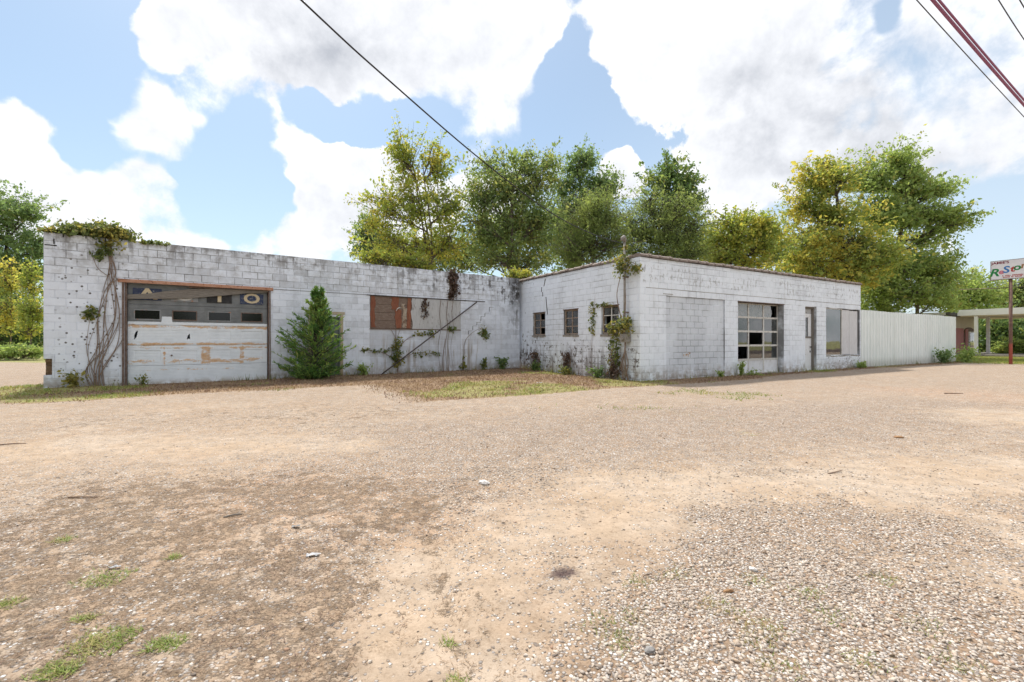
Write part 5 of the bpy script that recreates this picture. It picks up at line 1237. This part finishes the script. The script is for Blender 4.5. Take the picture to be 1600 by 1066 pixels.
def f_wall(X, Y):
    t, yy = gar_ty(X, Y); u, v = shop_uv(X, Y); _, ok = strip_ok(X, Y)
    return ok*np.maximum(np.exp(yy/.18)*(yy < 0)*(t > -.2)*(t < 14.4), np.maximum(np.exp(u/.2)*(u < 0)*(v > -.1), np.exp(v/.12)*(v < 0)*(u > 0)*(u < 26)*.7))*sst(fbm(X, Y, 1.6, 3), .42, .66)
X, Y = sample(260000, -13, 27, 10.5, 28, f_wall); blades('wall_foot_weeds', X, Y, .20, .009, L_VIN, 'thin weeds and grass sprouting along the wall feet', .5)
def f_lawn(X, Y): m, ok = strip_ok(X, Y); return m[7]*ok
X, Y = sample(60000, 20, 40, 18, 36, f_lawn); blades('lawn_grass', X, Y, .06, .02, L_GRASSG, 'yellowish mown grass round the sign pole', .7)
# single tufts in the foreground
G4 = 'green tufts in the foreground sand'
for (px, py, w, n, lab) in ((158, 1000, .20, 700, 'largest bright green grass tuft in the lower left sand'), (258, 1006, .11, 300, 'green tuft right of the largest one, lower left'), (90, 1046, .12, 320, 'green tuft at the bottom left edge of the picture'), (160, 905, .20, 380, 'thin grey-green tuft beside a white scrap, left foreground'),
                            (130, 967, .07, 130, 'small flat tuft just above the largest tuft'), (8, 946, .10, 220, 'grass tuft cut by the left picture edge'), (272, 872, .06, 110, 'small round tuft alone in the left sand'), (100, 846, .09, 130, 'faint tuft highest up in the left sand'),
                            (700, 995, .05, 60, 'tiny tuft beside the wheel rut in the centre foreground'), (712, 1055, .08, 90, 'tiny tuft at the bottom edge left of the gravel')):
    x, y = gp(px, py); z0 = float(height(np.array([x]), np.array([y]))[0]); n = int(n*.8)
    q = np.clip(rng.normal(size=(n, 2)), -1.5, 1.5)*np.array([w*.36, w*.27]); a = rng.uniform(0, 6.28, n); h = rng.uniform(.004, .022, n); l = rng.uniform(.012, .045, n); ww = .0022
    V = np.stack([np.stack([q[:, 0]-np.cos(a)*ww, q[:, 1]-np.sin(a)*ww, h*0], 1), np.stack([q[:, 0]+np.cos(a)*ww, q[:, 1]+np.sin(a)*ww, h*0], 1), np.stack([q[:, 0]-np.sin(a)*l, q[:, 1]+np.cos(a)*l, h], 1)], 1).reshape(-1, 3)
    o = np_mesh('grass_tuft', V, np.arange(3*n).reshape(-1, 3), L_GRASSG); o.location = (x, y, z0); tag(o, lab, 'grass tuft', G4)
q = [gp(*c) for c in ((940,975),(985,960),(1160,965),(1180,905),(1205,985),(1215,1040),(1290,960),(1120,945),(1060,895),(1350,1030),(1500,1035),(1260,925),(1000,905),(970,1000),(1185,1000),(1380,900),(1440,975))]
X = np.concatenate([c[0]+rng.normal(size=90)*.05 for c in q]); Y = np.concatenate([c[1]+rng.normal(size=90)*.04 for c in q])
blades('gravel_weeds', X, Y, .022, .0022, L_GRASSG, 'tiny green weeds scattered in the gravel', 1.0)

# ------------------------------------------------------------------ gravel: loose stones, one mass
def gravel_mat(t):
    r = t.island(); P = t.pos()
    c = t.ramp(r, [(0, (.20, .165, .14)), (.15, (.33, .275, .235)), (.42, (.46, .40, .34)), (.60, (.42, .31, .22)), (.72, (.52, .45, .375)), (.90, (.63, .575, .51)), (1, (.36, .22, .145))])
    return t.mix(t.mul(t.rng(t.noise(P, 90, 3, .6), .4, .7), .45), c, (.37, .285, .21))
M_GRAV = mat('gravel_stones', gravel_mat, rough=.8, spec=.2)
ico = bmesh.new(); bmesh.ops.create_icosphere(ico, subdivisions=1, radius=1.0)
IV = np.array([v.co[:] for v in ico.verts]); IF = np.array([[v.index for v in f.verts] for f in ico.faces]); ico.free()
def stones(name, X, Y, s, label):
    n = len(X); z = height(X, Y); k = len(IV)
    sc = s[:, None]*rng.uniform(.65, 1.35, (n, 3))*np.array([1.1, 1, .62]); a = rng.uniform(0, 6.28, n); ca, sa = np.cos(a), np.sin(a)
    jit = 1+.22*rng.normal(size=(n, k, 1)); V = IV[None]*jit*sc[:, None, :]
    tl = rng.normal(size=n)*.35; V = np.stack([V[..., 0], V[..., 1], V[..., 2]+V[..., 0]*tl[:, None]], -1)
    x = V[..., 0]*ca[:, None]-V[..., 1]*sa[:, None]; y = V[..., 0]*sa[:, None]+V[..., 1]*ca[:, None]
    V = np.stack([x+X[:, None], y+Y[:, None], V[..., 2]+(z+s*(.02+.2*rng.random(n)))[:, None]], -1).reshape(-1, 3)
    Fc = (IF[None]+(np.arange(n)*k)[:, None, None]).reshape(-1, 3)
    return tag(np_mesh(name, V, Fc, M_GRAV), label, None, None, 'stuff')
def f_grav(X, Y):
    m = masks(X, Y); vis = np.abs(X) < 1.2*Y+.4
    return vis*(1-m[4])*(sst(m[0]*.92+1.5*(fbm(X, Y, 3.1, 6, .7)-.5), .15, 1.25)*.66 + .035*(1-.7*m[2]))
X, Y = sample(150000, -.6, 4.6, 1.3, 4.4, f_grav); s = .0050*np.exp(np.clip(rng.normal(size=len(X)), -2, 1.7)*.45); stones('gravel', X, Y, s, 'loose pale gravel bank in the right foreground')
X, Y = sample(60000, -5, 8, 1.3, 8.5, f_grav); s = .0055*np.exp(np.clip(rng.normal(size=len(X)), -2, 1.6)*.42); stones('gravel', X, Y, s, 'scattered pebbles over the sandy yard')
def f_thatch(X, Y): m = masks(X, Y); return sst(np.clip(m[1], 0, 1)*.9+2.0*(fbm(X, Y, 8.5, 4, .6)-.5), .1, .8)*(m[1] > .05)*.95+.03
X, Y = sample(110000, -5, 1.0, 1.3, 6.0, f_thatch); 
n = len(X); a = rng.uniform(0, 6.28, n); l = rng.uniform(.008, .030, n); w = rng.uniform(.0010, .0022, n); z = height(X, Y)+.002+rng.random(n)*.006
dx, dy = np.cos(a), np.sin(a)
V = np.stack([np.stack([X-dy*w, Y+dx*w, z], 1), np.stack([X+dy*w, Y-dx*w, z], 1), np.stack([X+dx*l, Y+dy*l, z+rng.random(n)*.009], 1)], 1).reshape(-1, 3)
tag(np_mesh('dry_thatch', V, np.arange(3*n).reshape(-1, 3), L_GRASSD), 'dead grass bits littering the left sand', None, None, 'stuff')

# ------------------------------------------------------------------ litter and stones worth picking up
M_SCRAP = simple('white_scrap', (.56, .56, .57), (.42, .42, .43), 14, rough=.5); M_STICK = simple('brown_stick', (.17, .11, .075), (.25, .17, .12), 20); M_STONEW = simple('white_stone', (.74, .72, .70), (.60, .57, .54), 30); M_STONEG = simple('grey_stone', (.33, .32, .31), (.22, .21, .205), 30); M_CORK = simple('orange_brown_stone', (.34, .20, .10), (.25, .14, .07), 24)
def lump(name, label, px, py, s, m, cat):
    x, y = gp(px, py); z = float(height(np.array([x]), np.array([y]))[0]); bm = bmesh.new(); bmesh.ops.create_icosphere(bm, subdivisions=2, radius=1)
    for v in bm.verts: k = 1+random.uniform(-.16, .16); v.co = Vector((v.co.x*s[0]*k, v.co.y*s[1]*k, v.co.z*s[2]*k))
    me = bpy.data.meshes.new(name); bm.to_mesh(me); bm.free(); me.materials.append(m); o = link(bpy.data.objects.new(name, me)); o.location = (x, y, z+s[2]*.6); o.rotation_euler = (0, 0, random.uniform(-.5, .5)); tag(o, label, cat)
lump('stone', 'white lump in the middle of the yard', 757, 756, (.05, .03, .022), M_STONEW, 'stone')
lump('stone', 'whitest stone on the gravel bank', 1177, 889, (.020, .014, .011), M_STONEW, 'stone')
lump('stone', 'large grey stone low on the gravel bank', 1015, 1014, (.022, .017, .014), M_STONEG, 'stone')
lump('stone', 'long orange-brown stone on the gravel bank', 1138, 922, (.032, .010, .010), M_CORK, 'stone')
lump('stone', 'reddish clod on the right side of the yard', 1404, 683, (.06, .04, .015), M_CORK, 'stone')
def scrap(label, px, py, w, d, m=M_SCRAP):
    x, y = gp(px, py); z = float(height(np.array([x]), np.array([y]))[0]); mb = MB(); n = 6; vs = []
    for i in range(n):
        for j in range(3): vs.append(((i/(n-1)-.5)*w, (j/2-.5)*d*random.uniform(.6, 1.1), .006+random.uniform(0, .012)))
    k = len(vs); vs += [(a, b, c-.0015) for a, b, c in vs]
    fs = [(i*3+j, (i+1)*3+j, (i+1)*3+j+1, i*3+j+1) for i in range(n-1) for j in range(2)]; fs += [tuple(k+q for q in f[::-1]) for f in fs]
    mb.face_set(vs, fs); o = mb.obj('paper_scrap', m); o.location = (x, y, z); o.rotation_euler = (0, 0, random.uniform(-.4, .4)); tag(o, label, 'litter', 'pale litter in the sand')
scrap('white scrap at the edge of the thin grey-green tuft', 178, 889, .06, .02)
scrap('pale scrap in the middle of the left sand', 489, 867, .07, .035)
scrap('small grey scrap above the middle of the left sand', 462, 824, .05, .03, M_STONEG)
scrap('white scrap at the foot of the dead grass before the garage', 843, 598, .16, .1)
def stick(label, px, py, L, ang, m=M_STICK, r=.004):
    x, y = gp(px, py); z = float(height(np.array([x]), np.array([y]))[0]); c, s_ = math.cos(ang)*L/2, math.sin(ang)*L/2
    mb = MB(); mb.tube([(-c, -s_, r), (0, random.uniform(-.1, .1)*L, r+.004), (c, s_, r)], [r, r*.9, r*.5], 6); o = mb.obj('stick', m); o.location = (x, y, z); tag(o, label, 'stick', 'sticks lying on the yard')
stick('pale stick in the left middle of the sand', 365, 807, .12, .5, M_WOODGREY, .006)
stick('dark flat stick near the left edge of the yard', 130, 781, .22, .05, M_STICK, .006)
stick('brown twig where the sand meets the gravel bank', 1012, 896, .06, .4, M_STICK, .0022)
stick('brown stick on the far right of the gravel yard', 1490, 616, .4, -.1, M_STICK, .012)
stick('twig lying right of the middle of the yard', 1305, 737, .25, .5, M_STICK, .005)
stick('dark stick before the left edge of the yard', 20, 697, .25, .3, M_STICK, .007)
